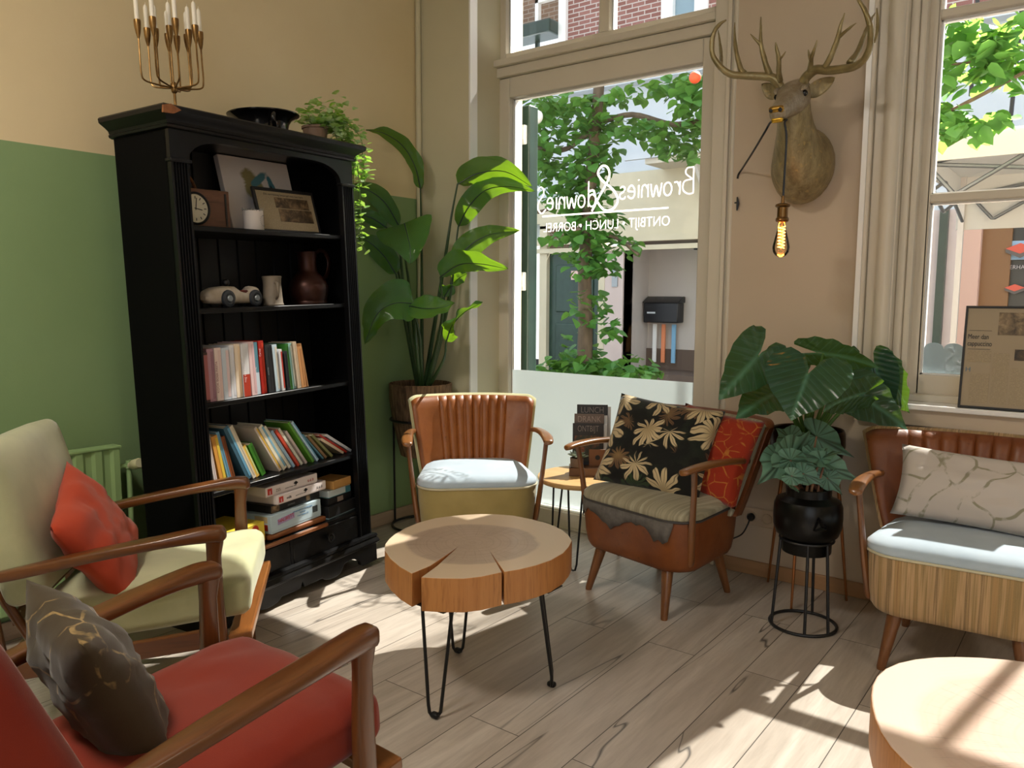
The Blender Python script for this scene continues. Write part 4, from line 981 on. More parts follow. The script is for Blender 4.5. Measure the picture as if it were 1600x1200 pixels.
M_teak = wood('teak_leg', '#6a4020', '#82532c', '#503018', 2, 10, .32, .3)
M_teakx = wood('teak_arm', '#744723', '#8f5d31', '#56371b', 1, 10, .3, .3)
M_pip = plain('piping', '#c9c0a2', .7)
M_dpip = plain('dark_piping', '#3e3a38', .6)
def plan(hwf, hwb, yf, yb, r, n=9):
    """rounded trapezoid outline, counter-clockwise"""
    c = [(hwb-r*.7, yb-r*.7, r*.7, 0), (-hwb+r*.7, yb-r*.7, r*.7, 90), (-hwf+r, yf+r, r, 180), (hwf-r, yf+r, r, 270)]
    return [(x+q*math.cos(R(a+90*i/n)), y+q*math.sin(R(a+90*i/n))) for x, y, q, a in c for i in range(n+1)]
def ringz(pl, z, s, cy=-.01, dz=None): return [(x*s, cy+(y-cy)*s, z+(dz(x, y) if dz else 0)) for x, y in pl]
def cocktail(name, label, loc, rz, mats, flutes=0, hw=.28, hwt=.345, patch=False, f0=.56, zt=.765):
    m_in, m_out, m_seat, m_base, m_pip = mats
    o = thing(name, label, 'armchair', (*loc, 0), R(rz), 'cocktail chairs')
    pl = plan(hw, .245, -.255, .235, .115)
    bm = nb(); dz = lambda x, y: .012*(y/.25)
    loft(bm, [ringz(pl, .192, .70), ringz(pl, .188, .84), ringz(pl, .194, .905), ringz(pl, .215, .945), ringz(pl, .26, .972), ringz(pl, .32, .99), ringz(pl, .365, 1.0), ringz(pl, .402, 1.0), ringz(pl, .406, .96)])
    ob('seat_base', bm, m_base, o, ang=60)
    if patch:
        bm = nb(); rr = random.Random(8); top, bot = [], []
        lc = sorted([p for p in pl if p[1] < -.15 and p[0] < -.15], key=lambda p: p[0]); rc = sorted([p for p in pl if p[1] < -.235 and p[0] > .15], key=lambda p: p[0])
        fr = lc+[(lc[-1][0]+(rc[0][0]-lc[-1][0])*i/16, lc[-1][1]) for i in range(1, 16)]+rc
        k = len(fr)
        for i, (x, y) in enumerate(fr):
            d = .062+.026*math.sin(i*.55+.6)+rr.uniform(-.012, .012)
            if i in (0, k-1): d = .012
            e = 1.016
            top.append((x*e, y*e, .4035)); bot.append((x*e, y*e, .403-d))
        vt = [[bm.verts.new(V(p)) for p in r] for r in (top, bot)]
        for i in range(k-1): bm.faces.new((vt[0][i], vt[0][i+1], vt[1][i+1], vt[1][i]))
        ob('worn_patch', bm, plain('grey_worn_backing', '#6d6863', .9, c2='#57524e', ns=40), o, solid=.003)
    bm = nb()
    loft(bm, [ringz(pl, .403, .99), ringz(pl, .415, 1.012), ringz(pl, .430, 1.005), ringz(pl, .446, .95), ringz(pl, .458, .82), ringz(pl, .466, .55), ringz(pl, .468, .2)])
    ob('seat_cushion', bm, m_seat, o, ang=80)
    bm = nb(); p = ringz(pl, .405, 1.008); tube(bm, p+[p[0]], .0052, 7, caps=False); ob('piping', bm, m_pip, o)
    # back
    zb = .375
    def bk(u, v, off, ex=0, fl=0):
        w = (hw-.03)+(hwt-hw+.03)*v**.85
        x = u*(w+ex)
        rc = max(0, (abs(u)-.86)/.14); vv = v-(rc**2.2*.05 if v > .9 else 0)*((v-.9)/.1)
        y = .205+.125*v-.075*abs(u)**2.3+off
        z = zb+(zt-zb+ex*.35)*vv+.004*math.cos(u*1.5)*v
        if fl and abs(u) < f0:
            s = (u+f0)/(2*f0)*flutes; y -= .015*abs(math.sin(s*PI))**.5*min(1, v*6)
        elif fl: y -= .010
        return V((x, y, z))
    def slab(o0, o1, ex, fl, nu=72, nv=14):
        bm = nb()
        def tp(t, s):  # puffed near the edges
            return 1-.5*max(0, abs(2*t-1)-.9)/.1
        f = [[bm.verts.new(bk(2*i/nu-1, j/nv, o0+.016*(max(0, abs(2*i/nu-1)-.9)/.1)**2+.014*(max(0, j/nv-.9)/.1)**2, ex, fl)) for j in range(nv+1)] for i in range(nu+1)]
        b = [[bm.verts.new(bk(2*i/nu-1, j/nv, o1-.010*(max(0, abs(2*i/nu-1)-.9)/.1)**2-.010*(max(0, j/nv-.9)/.1)**2, ex)) for j in range(nv+1)] for i in range(nu+1)]
        for i in range(nu):
            for j in range(nv):
                bm.faces.new((f[i][j], f[i+1][j], f[i+1][j+1], f[i][j+1])); bm.faces.new((b[i][j+1], b[i+1][j+1], b[i+1][j], b[i][j]))
        for i in range(nu):
            bm.faces.new((f[i][nv], f[i+1][nv], b[i+1][nv], b[i][nv])); bm.faces.new((b[i][0], b[i+1][0], f[i+1][0], f[i][0]))
        for j in range(nv):
            bm.faces.new((f[0][j], f[0][j+1], b[0][j+1], b[0][j])); bm.faces.new((b[nu][j], b[nu][j+1], f[nu][j+1], f[nu][j]))
        return bm
    ob('inner_back', slab(-.045, -.004, 0, flutes, 180 if flutes else 72), m_in, o, ang=70)
    bmo = slab(-.030, .035, .016, 0)
    ob('outer_back', bmo, m_out, o, ang=70)
    bm = nb()
    for s in (-1, 1):
        # lower shell running down to the seat base at the back
        pass
    rg = []
    for z, k in ((.205, .80), (.24, .9), (.30, .96), (.40, 1.0), (.44, 1.0)):
        rg.append([(.245*k*math.sin(a), .12+.135*k*math.cos(a)*.9+.02, z) for a in [R(-88+176*i/16) for i in range(17)]]+[(.20*k, .12, z), (-.20*k, .12, z)])
    loft(bm, rg); ob('rear_shell', bm, m_out, o, ang=60)
    for s in (-1, 1):
        bm = nb(); rings = []
        path = spline([(s*.300, .165, .606), (s*.312, .05, .622), (s*.320, -.10, .632), (s*.322, -.21, .630), (s*.318, -.275, .622), (s*.316, -.288, .616)], 5)
        wd = lerpl([.012, .018, .024, .027, .023, .010], len(path)); th = lerpl([.012, .013, .013, .012, .011, .006], len(path))
        for p, a, b in zip(path, wd, th):
            rings.append([p+V((a*math.copysign(abs(math.cos(t))**.8, math.cos(t)), 0, b*math.copysign(abs(math.sin(t))**.8, math.sin(t)))) for t in [2*PI*i/14 for i in range(14)]])
        loft(bm, rings); ob('armrest', bm, M_teakx, o, ang=60)
        bm = nb(); path = spline([(s*.318, -.215, .622), (s*.309, -.20, .52), (s*.292, -.185, .36), (s*.276, -.165, .24), (s*.274, -.16, .222)], 5)
        tube(bm, path, lerpl([.014, .013, .016, .018, .010], len(path)), 10, flat=.8); ob('arm_post', bm, M_teak, o)
        for y, yt in ((-.24, -.18), (.21, .15)):
            xf = .212 if y < 0 else .19
            bm = nb(); tube(bm, [(s*(xf-.035), yt, .235), (s*(xf-.03), yt+(y-yt)*.15, .20), (s*xf, y, .006), (s*xf, y, .0)], [.026, .0255, .0145, .0135], 14); ob('leg', bm, M_teak, o)
    return o
cocktail('cocktail_chair', 'tan fluted leather cocktail chair with pale blue seat and olive base in the corner', (-2.43, 2.905), 43, (M_lea, M_velv, M_seatb, M_oliv, M_pip), 8, hwt=.315)
cocktail('cocktail_chair', 'striped cocktail chair with torn leather front holding the floral cushion', (-1.497, 3.064), -13.3, (M_strseat, M_lea2, M_strseat, M_lea2, M_dpip), 0, patch=True, hw=.30, hwt=.335)
cocktail('cocktail_chair', 'cocktail chair with ochre striped base and fluted leather back under the window', (-.365, 3.115), 4, (M_lea3, M_str, M_seatb, M_str, M_pip), 8, hwt=.375, hw=.29, f0=.62)

# ---- Danish style open armchairs
M_tk = wood('oiled_teak', '#5a3316', '#70431f', '#452611', 1, 9, .3, .3)
M_tkz = wood('oiled_teak_upright', '#5a3316', '#70431f', '#452611', 2, 9, .3, .3)
M_tkx = wood('oiled_teak_cross', '#754520', '#8f5a2b', '#553015', 0, 9, .3, .3)
def armchair(name, label, loc, rz, m_c, w=.62, seed=0, lt=0., bh=.52):
    o = thing(name, label, 'armchair', (*loc, 0), R(rz), 'wooden armchairs with loose cushions')
    hw = w/2
    for s in (-1, 1):
        bm = nb(); rings = []
        path = spline([(s*(hw-.005), .36, .500), (s*hw, .25, .520), (s*(hw+.008), .08, .555), (s*(hw+.012), -.10, .585), (s*(hw+.008), -.215, .598), (s*(hw+.002), -.262, .597), (s*hw, -.275, .592)], 5)
        wd = lerpl([.015, .021, .031, .034, .028, .024, .014], len(path)); th = lerpl([.014, .016, .015, .015, .022, .022, .010], len(path))
        for p, a, b in zip(path, wd, th):
            rings.append([p+V((a*math.copysign(abs(math.cos(t))**.45, math.cos(t)), 0, b*math.copysign(abs(math.sin(t))**.5, math.sin(t)))) for t in [2*PI*i/16 for i in range(16)]])
        loft(bm, rings); ob('armrest', bm, M_tk, o, ang=50)
        def post(pts, a, b):
            bm = nb(); rg = []
            for p, x, y in zip([V(q) for q in pts], a, b):
                rg.append([p+V((x*math.copysign(abs(math.cos(t))**.5, math.cos(t)), y*math.copysign(abs(math.sin(t))**.5, math.sin(t)), 0)) for t in [2*PI*i/16 for i in range(16)]])
            loft(bm, rg); return bm
        ob('front_leg', post([(s*hw, -.245, .59), (s*hw, -.240, .53), (s*hw, -.24, .40), (s*hw, -.245, .28), (s*hw, -.265, .01), (s*hw, -.266, 0)], (.018, .014, .016, .017, .012, .011), (.026, .020, .023, .025, .014, .013)), M_tkz, o, ang=50)
        ob('rear_leg', post([(s*hw, .355, .50), (s*hw, .345, .40), (s*hw, .33, .24), (s*hw, .40, .01), (s*hw, .401, 0)], (.014, .015, .016, .012, .011), (.016, .018, .022, .013, .012)), M_tkz, o, ang=50)
        bm = nb(); prism(bm, [(-.26, .262), (.34, .205), (.34, .255), (-.26, .318)], s*hw-.011, s*hw+.011, 'x'); ob('side_rail', bm, M_tk, o, sm=False, bev=.004)
        bm = nb(); tube(bm, [(s*.245, .25, .25), (s*.245, .44, .62), (s*.245, .50, .80)], .014, 10); ob('back_post', bm, M_tkz, o)
    bm = nb(); prism(bm, [(-.340, .272), (-.275, .264), (-.270, .292), (-.338, .300)], -hw-.01, hw+.01, 'x'); ob('front_rail', bm, M_tkx, o, sm=False, bev=.005)
    bm = nb(); bx(bm, -hw, hw, .31, .335, .21, .26); ob('rear_rail', bm, M_tkx, o, sm=False, bev=.004)
    bm = nb()
    for z, y in ((.36, .315), (.46, .362), (.56, .41), (.66, .453), (.76, .49)): bx(bm, -.245, .245, y-.006, y+.006, z-.022, z+.022)
    ob('back_slats', bm, M_tkx, o, sm=False, bev=.004)
    # cushions
    def fn(p, a):
        k = (1-a.x*a.x)*(1-a.y*a.y); q = MN.noise(V((p.x*5+seed, p.y*5, p.z*4)))*.010+MN.noise(V((p.x*13+seed, p.y*11, 3)))*.004
        if a.z > 0: p.z += .018*k
        wv = math.sin(p.x*19+p.y*31+seed)*math.sin(p.y*9)*.0022+(-.006*max(0, 1-abs(MN.noise(V((p.x*4+seed*2, p.y*7, 2))))*9) if seed > 3 else 0)
        p.z += (q+wv)*(1 if a.z > 0 else .2); p.y += MN.noise(V((p.x*6, 1, p.z*9+seed)))*.006
        return p
    bm = nb(); TS = Mx.Translation((0, -.03, .358)) @ Mx.Rotation(R(-5.5), 4, 'X')
    rbox(bm, w-.065, .60, .118, .035, (0, 0, 0), 18, fn, TS); ob('seat_cushion', bm, m_c, o, ang=80)
    bm = nb(); p = [TS @ V((x*(w-.075)/2, y*.292, .042)) for x, y in ((-1, -1), (1, -1), (1, 1), (-1, 1))]
    def fb(p, a):
        k = (1-a.x*a.x)*(1-a.z*a.z)
        p.y += (-.022*k if a.y < 0 else 0)+MN.noise(V((p.x*5+seed, 4, p.z*5)))*.009
        return p
    bm = nb(); TB = Mx.Translation((0, .305, .40)) @ Mx.Rotation(R(-24+lt), 4, 'X')
    rbox(bm, w-.07, .115, bh, .038, (0, -.03, bh/2-.005), 16, fb, TB); ob('back_cushion', bm, m_c, o, ang=80)
    return o
M_gr = fabric('sage_velvet', '#a3a57e', '#bdbd94', 5, sheen=.5)
M_red = fabric('rust_velvet', '#7d220e', '#8a2c13', 5, sheen=.25)
armchair('wooden_armchair', 'teak armchair with sage velvet cushions facing the bookcase corner', (-2.415, 1.262), 139.5, M_gr, .625, 1, 9, .47)
armchair('wooden_armchair', 'teak armchair with rust red cushions in the front left corner', (-1.46, .80), 178, M_red, .585, 6)

# ---- scatter cushions
def setcush(label, m, w, h, t, M, seed, wr=.006):
    bm = nb(); pillow(bm, w, h, t, wr, seed); o = ob('scatter_cushion', bm, m, ang=180); o.matrix_world = M
    return tag(o, label, 'cushion', 'scatter cushions')
def CH(loc, rz): return Mx.Translation((*loc, 0)) @ Mx.Rotation(R(rz), 4, 'Z')
C1 = CH((-2.415, 1.262), 139.5); C2 = CH((-1.46, .80), 178); C3 = CH((-1.497, 3.064), -13.3); C4 = CH((-.365, 3.115), 4)
M_org = fabric('orange_cotton', '#a83a1e', '#b5472b', 5, sheen=.15)
setcush('orange red cushion propped on the sage armchair', M_org, .48, .35, .13, C1 @ Mx.Translation((-.05, .14, .545)) @ Mx.Rotation(R(4), 4, 'Z') @ Mx.Rotation(R(-32), 4, 'X') @ Mx.Rotation(R(-14), 4, 'Y'), 2, .010)
def leafline(name, base, line, sc=9, w=.03):
    t = NT(name); v = t.coord(); n = t.noise(v, 3, 2)
    vo = t.n('ShaderNodeTexVoronoi', feature='DISTANCE_TO_EDGE'); m = t.n('ShaderNodeMix', data_type='VECTOR'); m.inputs[0].default_value = .12
    t.l(v, m.inputs[4]); nn = t.n('ShaderNodeTexNoise'); nn.inputs['Scale'].default_value = 4; t.l(v, nn.inputs['Vector']); t.l(nn.outputs['Color'], m.inputs[5])
    t.l(m.outputs[1], vo.inputs['Vector']); vo.inputs['Scale'].default_value = sc
    f = t.ramp(vo.outputs['Distance'], [(w*.6, 1.), (w, 0.)])
    brk = t.ramp(t.noise(v, 22, 3), [(.4, 0.), (.55, 1.)]) if w < .05 else None
    if brk is not None: f = t.math('MULTIPLY', f, brk)
    return t.bsdf(t.mix(f, base, line), .85, 0, .3, t.noise(v, 500, 2), .15, .002, .25)
setcush('dark brown cushion with gold leaf outlines on the rust armchair', leafline('brown_leaf_print', '#40331f', '#9a8050', 8, .022), .42, .36, .15, C2 @ Mx.Translation((.12, .10, .512)) @ Mx.Rotation(R(-8), 4, 'Z') @ Mx.Rotation(R(-24), 4, 'X'), 4, .012)
def floral():
    t = NT('dark_floral'); v0 = t.coord(); dn = t.n('ShaderNodeTexNoise'); dn.inputs['Scale'].default_value = 9; t.l(v0, dn.inputs['Vector'])
    vm = t.n('ShaderNodeMix', data_type='VECTOR'); vm.inputs[0].default_value = .07; t.l(v0, vm.inputs[4]); t.l(dn.outputs['Color'], vm.inputs[5])
    col = t.mix(t.ramp(t.noise(v0, 14, 4), [(.5, 0.), (.62, 1.)]), '#0d0d0b', '#1a2016')
    for off, sc, fr, amp, thr, c1, c2, keep in ((3.3, 6.0, 7.0, .22, .50, '#2f4428', '#4a5a36', .35), (7.7, 8.5, 6.0, .30, .42, '#6d5238', '#8d7048', .45), (1.2, 6.5, 5.0, .34, .46, '#cbb68e', '#a08458', .42)):
        mp = t.n('ShaderNodeMapping'); mp.inputs['Location'].default_value = (off, off*.7, off*1.3); mp.inputs['Scale'].default_value = (1, .35, 1); t.l(vm.outputs[1], mp.inputs[0])
        vo = t.n('ShaderNodeTexVoronoi', feature='F1'); t.l(mp.outputs[0], vo.inputs['Vector']); vo.inputs['Scale'].default_value = sc
        sub = t.n('ShaderNodeVectorMath', operation='SUBTRACT'); t.l(mp.outputs[0], sub.inputs[0]); t.l(vo.outputs['Position'], sub.inputs[1])
        s = t.sep(sub.outputs[0]); cs = t.sep(vo.outputs['Color'])
        ang = t.math('ADD', t.math('ARCTAN2', s[2], s[0]), t.math('MULTIPLY', cs[2], 6.0))
        half = t.math('MULTIPLY', t.math('COSINE', ang), .12)
        pet = t.math('ABSOLUTE', t.math('SINE', t.math('MULTIPLY', ang, fr)))
        d = t.math('ADD', t.math('ADD', vo.outputs['Distance'], half), t.math('MULTIPLY', t.math('SUBTRACT', .75, pet), amp))
        m = t.math('MULTIPLY', t.ramp(d, [(thr-.04, 1.), (thr, 0.)]), t.ramp(cs[0], [(keep, 0.), (keep+.01, 1.)], 'CONSTANT'))
        vein = t.ramp(t.math('ABSOLUTE', t.math('SINE', t.math('MULTIPLY', ang, fr*2))), [(.0, .85), (.4, 0.)])
        lc = t.mix(t.ramp(vo.outputs['Distance'], [(.05, 0.), (.35, 1.)]), c2, c1)
        lc = t.mix(vein, lc, '#33261a')
        col = t.mix(m, col, lc)
    return t.bsdf(col, .8, 0, .3, t.noise(v0, 600, 2), .15, .002, .2)
setcush('black floral cushion with cream and green leaves on the torn striped chair', floral(), .50, .42, .14, C3 @ Mx.Translation((-.045, .0, .635)) @ Mx.Rotation(R(16), 4, 'Z') @ Mx.Rotation(R(-27), 4, 'X') @ Mx.Rotation(R(5), 4, 'Y'), 7, .007)
setcush('orange patterned cushion half hidden behind the black floral cushion', leafline('orange_gold_print', '#9c2d12', '#b8702c', 22, .045), .40, .38, .10, C3 @ Mx.Translation((.135, .125, .615)) @ Mx.Rotation(R(4), 4, 'Z') @ Mx.Rotation(R(-22), 4, 'X') @ Mx.Rotation(R(6), 4, 'Y'), 9)
setcush('pale lumbar cushion with olive leaf pattern under the right window', leafline('pale_leaf_print', '#c6bcb3', '#938d76', 9, .038), .56, .27, .13, C4 @ Mx.Translation((.04, .085, .595)) @ Mx.Rotation(R(-24), 4, 'X') @ Mx.Rotation(R(3), 4, 'Y'), 12, .008)

# ---------------------------------------------------------------- tree slice tables
def slabmat(name, cx, cy, rad, heart, sap, dark):
    t = NT(name); v = t.coord(); sub = t.n('ShaderNodeVectorMath', operation='SUBTRACT'); t.l(v, sub.inputs[0]); sub.inputs[1].default_value = (cx, cy, 0)
    ml = t.n('ShaderNodeVectorMath', operation='MULTIPLY'); t.l(sub.outputs[0], ml.inputs[0]); ml.inputs[1].default_value = (1, 1, 0)
    ln = t.n('ShaderNodeVectorMath', operation='LENGTH'); t.l(ml.outputs[0], ln.inputs[0])
    n = t.noise(v, 5, 3); r = t.math('ADD', ln.outputs['Value'], t.math('MULTIPLY', n, .06))
    ring = t.math('SINE', t.math('MULTIPLY', r, 520)); ring2 = t.math('SINE', t.math('MULTIPLY', r, 210))
    f = t.math('ADD', t.math('MULTIPLY', ring, .25), t.math('MULTIPLY', ring2, .25))
    col = t.mix(t.ramp(f, [(.0, 0.), (.5, .35)]), heart, dark)
    col = t.mix(t.ramp(t.noise(v, 8, 5), [(.4, 0.), (.75, .5)]), col, dark)
    s = t.sep(sub.outputs[0]); ang = t.math('ARCTAN2', s[1], s[0])
    rad_n = t.n('ShaderNodeCombineXYZ'); t.l(t.math('MULTIPLY', ang, 7), rad_n.inputs[0]); t.l(ln.outputs['Value'], rad_n.inputs[1])
    ray = t.noise(rad_n.outputs[0], 3.2, 5, .8)
    col = t.mix(t.ramp(ray, [(.56, 0.), (.62, .35), (.64, 0.)]), col, '#4d3222')
    col = t.mix(t.ramp(r, [(rad*.80, 0.), (rad*.86, 1.)]), col, sap)
    m = t.bsdf(col, .38, 0, .5, ring, .03, .001, coat=.15)
    return m
M_slabside = wood('slab_side', '#b5773f', '#c78b50', '#8a5429', 2, 16, .42)
M_iron = plain('black_iron', '#1a1a1b', .38, .3)
def slab_table(name, label, pts, z, th, mt, legs, zt=None):
    cx = sum(p[0] for p in pts)/len(pts); cy = sum(p[1] for p in pts)/len(pts)
    o = thing(name, label, 'coffee table', (cx, cy, 0))
    bm = nb(); loc = [(p[0]-cx, p[1]-cy) for p in pts]
    fs = prism(bm, loc, z-th, z)
    for f in fs[:-2]: f.material_index = 1
    ob('tree_slice_top', bm, [mt(cx, cy), M_slabside], o, bev=.004, ang=30)
    for fx, fy, dx, dy, tx, ty, sp in legs:
        f = V((fx-cx, fy-cy, 0)); t = V((tx-cx, ty-cy, z-th)); d = V((dx, dy, 0)).normalized()
        pts2 = [t+d*sp, f+d*.020+V((0, 0, .045)), f+d*.017+V((0, 0, .020)), f+d*.009+V((0, 0, .0075)), f+V((0, 0, .0055)), f-d*.009+V((0, 0, .0075)), f-d*.017+V((0, 0, .020)), f-d*.020+V((0, 0, .045)), t-d*sp]
        bm = nb(); tube(bm, pts2, .0055, 8); bx(bm, t.x-.06, t.x+.06, t.y-.04, t.y+.04, z-th-.004, z-th); lg = ob('hairpin_leg', bm, M_iron, o)
        bm = nb(); rbox(bm, .030, .022, .018, .008, (f.x, f.y, .0095), 6); ob('foot_cap', bm, M_iron, lg)
    return o
T1 = [(-1.425,2.219),(-1.397,2.157),(-1.375,2.090),(-1.367,2.008),(-1.376,1.940),(-1.395,1.878),(-1.418,1.832),(-1.545,1.932),(-1.422,1.825),(-1.447,1.757),(-1.478,1.712),(-1.530,1.674),(-1.584,1.643),(-1.615,1.746),(-1.681,1.909),(-1.671,1.875),(-1.632,1.733),(-1.629,1.649),(-1.697,1.668),(-1.777,1.704),(-1.851,1.750),(-1.899,1.798),(-1.930,1.846),(-1.953,1.893),(-1.978,1.971),(-1.989,2.055),(-1.980,2.132),(-1.951,2.194),(-1.917,2.243),(-1.882,2.282),(-1.827,2.319),(-1.770,2.342),(-1.695,2.345),(-1.626,2.340),(-1.567,2.324),(-1.513,2.297),(-1.463,2.258)][::-1]
slab_table('slice_coffee_table', 'round tree slice coffee table with open wedge crack on three hairpin legs', T1, .45, .105,
    lambda cx, cy: slabmat('slice_top_cracked', (-1.678,1.990,0.450)[0]-cx, (-1.678,1.990,0.450)[1]-cy, .30, '#b39d8a', '#cfb89d', '#98826f'),
    [(-1.564, 1.678, .796, .605, -1.585, 1.715, .047), (-1.393, 2.057, -.55, .83, -1.43, 2.04, .05), (-1.801, 2.056, .796, .605, -1.80, 2.06, .045)])
rr = random.Random(4); T2 = []
for i in range(44):
    a = 2*PI*i/44; k = 1+.02*math.sin(3*a+1)+.015*math.sin(5*a)
    T2.append((.015+.382*k*math.cos(a), 1.765+.352*k*math.sin(a)))
slab_table('slice_coffee_table', 'pale tree slice coffee table in the sun at the lower right corner', T2, .45, .105, lambda cx, cy: slabmat('slice_top_pale', .04, -.02, .42, '#d0b2a0', '#d6bba8', '#bf9d88'),
    [(-.20, 1.95, .8, .6, -.18, 1.93, .045), (.25, 1.9, .6, -.8, .22, 1.88, .045), (.02, 1.50, 1, 0, .02, 1.53, .045)])

# ---------------------------------------------------------------- small round side table and what stands on it
SX, SY, SZ = -2.0, 3.205, .42
st = thing('side_table', 'small round oak side table on hairpin legs between the two cocktail chairs', 'side table', (SX, SY, 0))
M_oak = wood('light_oak', '#c39a62', '#d3ad76', '#a67c48', 0, 10, .4)
bm = nb(); lathe(bm, [(0, SZ-.028), (.210, SZ-.028), (.217, SZ-.022), (.221, SZ-.012), (.219, SZ-.003), (.211, SZ), (0, SZ)], 48); ob('top', bm, M_oak, st)
for a in (50, 170, 290):
    f = V((.19*math.cos(R(a)), .19*math.sin(R(a)), 0)); t = f*.85+V((0, 0, SZ-.028)); d = V((-math.sin(R(a)), math.cos(R(a)), 0))
    bm = nb(); tube(bm, [t+d*.035, f+d*.016+V((0, 0, .035)), f+d*.009+V((0, 0, .0075)), f+V((0, 0, .0055)), f-d*.009+V((0, 0, .0075)), f-d*.016+V((0, 0, .035)), t-d*.035], .005, 8); ob('hairpin_leg', bm, M_iron, st)
RH = R(33)
HB = Mx.Translation((-1.956,3.188,0.420)) @ Mx.Rotation(RH, 4, 'Z')
hb_ = thing('menu_block', 'dark wooden block holding menu cards and a small plant on the side table', 'menu holder', M=HB)
M_wal = wood('walnut_block', '#6a4a33', '#7d5a40', '#4b3222', 0, 12, .5)
bm = nb(); bx(bm, -.095, .095, 0, .10, .0005, .042); ob('block', bm, M_wal, hb_, bev=.003)
bm = nb(); bx(bm, .0, .085, .048, .054, .042, .125); sg = ob('reserved_sign', bm, plain('brown_sign', '#7a5030', .5), hb_, bev=.002)
bm = nb(); lathe(bm, [(.010, 0), (.012, 0), (.012, .001), (.010, .001)], 20, M=Mx.Translation((.042, .0475, .085)) @ Mx.Rotation(R(90), 4, 'X')); ob('sign_print', bm, M_dark, sg)
def card(label, x, y, z0, w, h, c, title, tc, photo=False):
    o = thing('menu_card', label, 'menu card', M=HB @ Mx.Translation((x, y, z0)) @ Mx.Rotation(R(-4), 4, 'X'), group='menu cards on the side table')
    bm = nb(); bx(bm, -w/2, w/2, 0, .006, .0005, h); ob('board', bm, plain('card_'+title, c, .5), o, bev=.001)
    text('lettering', title, .042, plain('ink_'+title, tc, .5), o, (0, -.0006, h-.040), (R(90), 0, 0), depth=.0004, sx=.80 if len(title) < 6 else .64)
    bm = nb(); bx(bm, w/2-.012, w/2+.016, .006, .016, .0, h*.97); ob('page_edge', bm, plain('card_edge', '#c4c6c6', .5), o, sm=False)
    if photo:
        bm = nb(); bx(bm, -w/2+.01, w/2-.02, -.0012, -.0004, .02, h-.06); ob('food_photo', bm, photomat('food_photo', '#2b2c1d', '#3d3a28', '#a5572f'), o, sm=False)
card('black menu card headed ONTBIJT in front', -.005, .068, .042, .150, .205, '#2e2a27', 'ONTBIJT', '#8d8178', True)
card('brown menu card headed DRANK in the middle', .0, .080, .042, .145, .250, '#6d5d52', 'DRANK', '#a8968a')
card('black menu card headed LUNCH at the back', .015, .099, .0425, .150, .292, '#2d2b2a', 'LUNCH', '#8a8078')
pt = thing('succulent_pot', 'small pale succulent in a brown pot on the menu block', 'potted plant', M=HB @ Mx.Translation((-.058, .022, .042)))
bm = nb(); lathe(bm, [(0, 0.0005), (.026, 0.0005), (.031, .004), (.033, .040), (.033, .046), (.029, .046), (.028, .036), (0, .034)], 24); ob('pot', bm, plain('brown_pot', '#6b5647', .6), pt)
M_suc = leafmat('pale_succulent', '#b9c9bd', '#8da38f', '#cfe0c8', .25, ns=14)
bm = nb(); rr = random.Random(9)
for i in range(16):
    a = i*2.4; el = .15+.05*i; d = V((math.cos(a)*math.cos(el), math.sin(a)*math.cos(el), math.sin(el))); c = V((0, 0, .048)); L = .058-.0014*i
    u = d.cross(V((0, 0, 1))).normalized(); n_ = u.cross(d)
    rings = [[c+d*L*t+(u*w*math.cos(q)+n_*w*.28*math.sin(q))*L for q in [2*PI*k/8 for k in range(8)]] for t, w in ((0, .06), (.35, .20), (.7, .24), (.9, .13), (1, .01))]
    loft(bm, rings)
ob('leaves', bm, M_suc, pt)

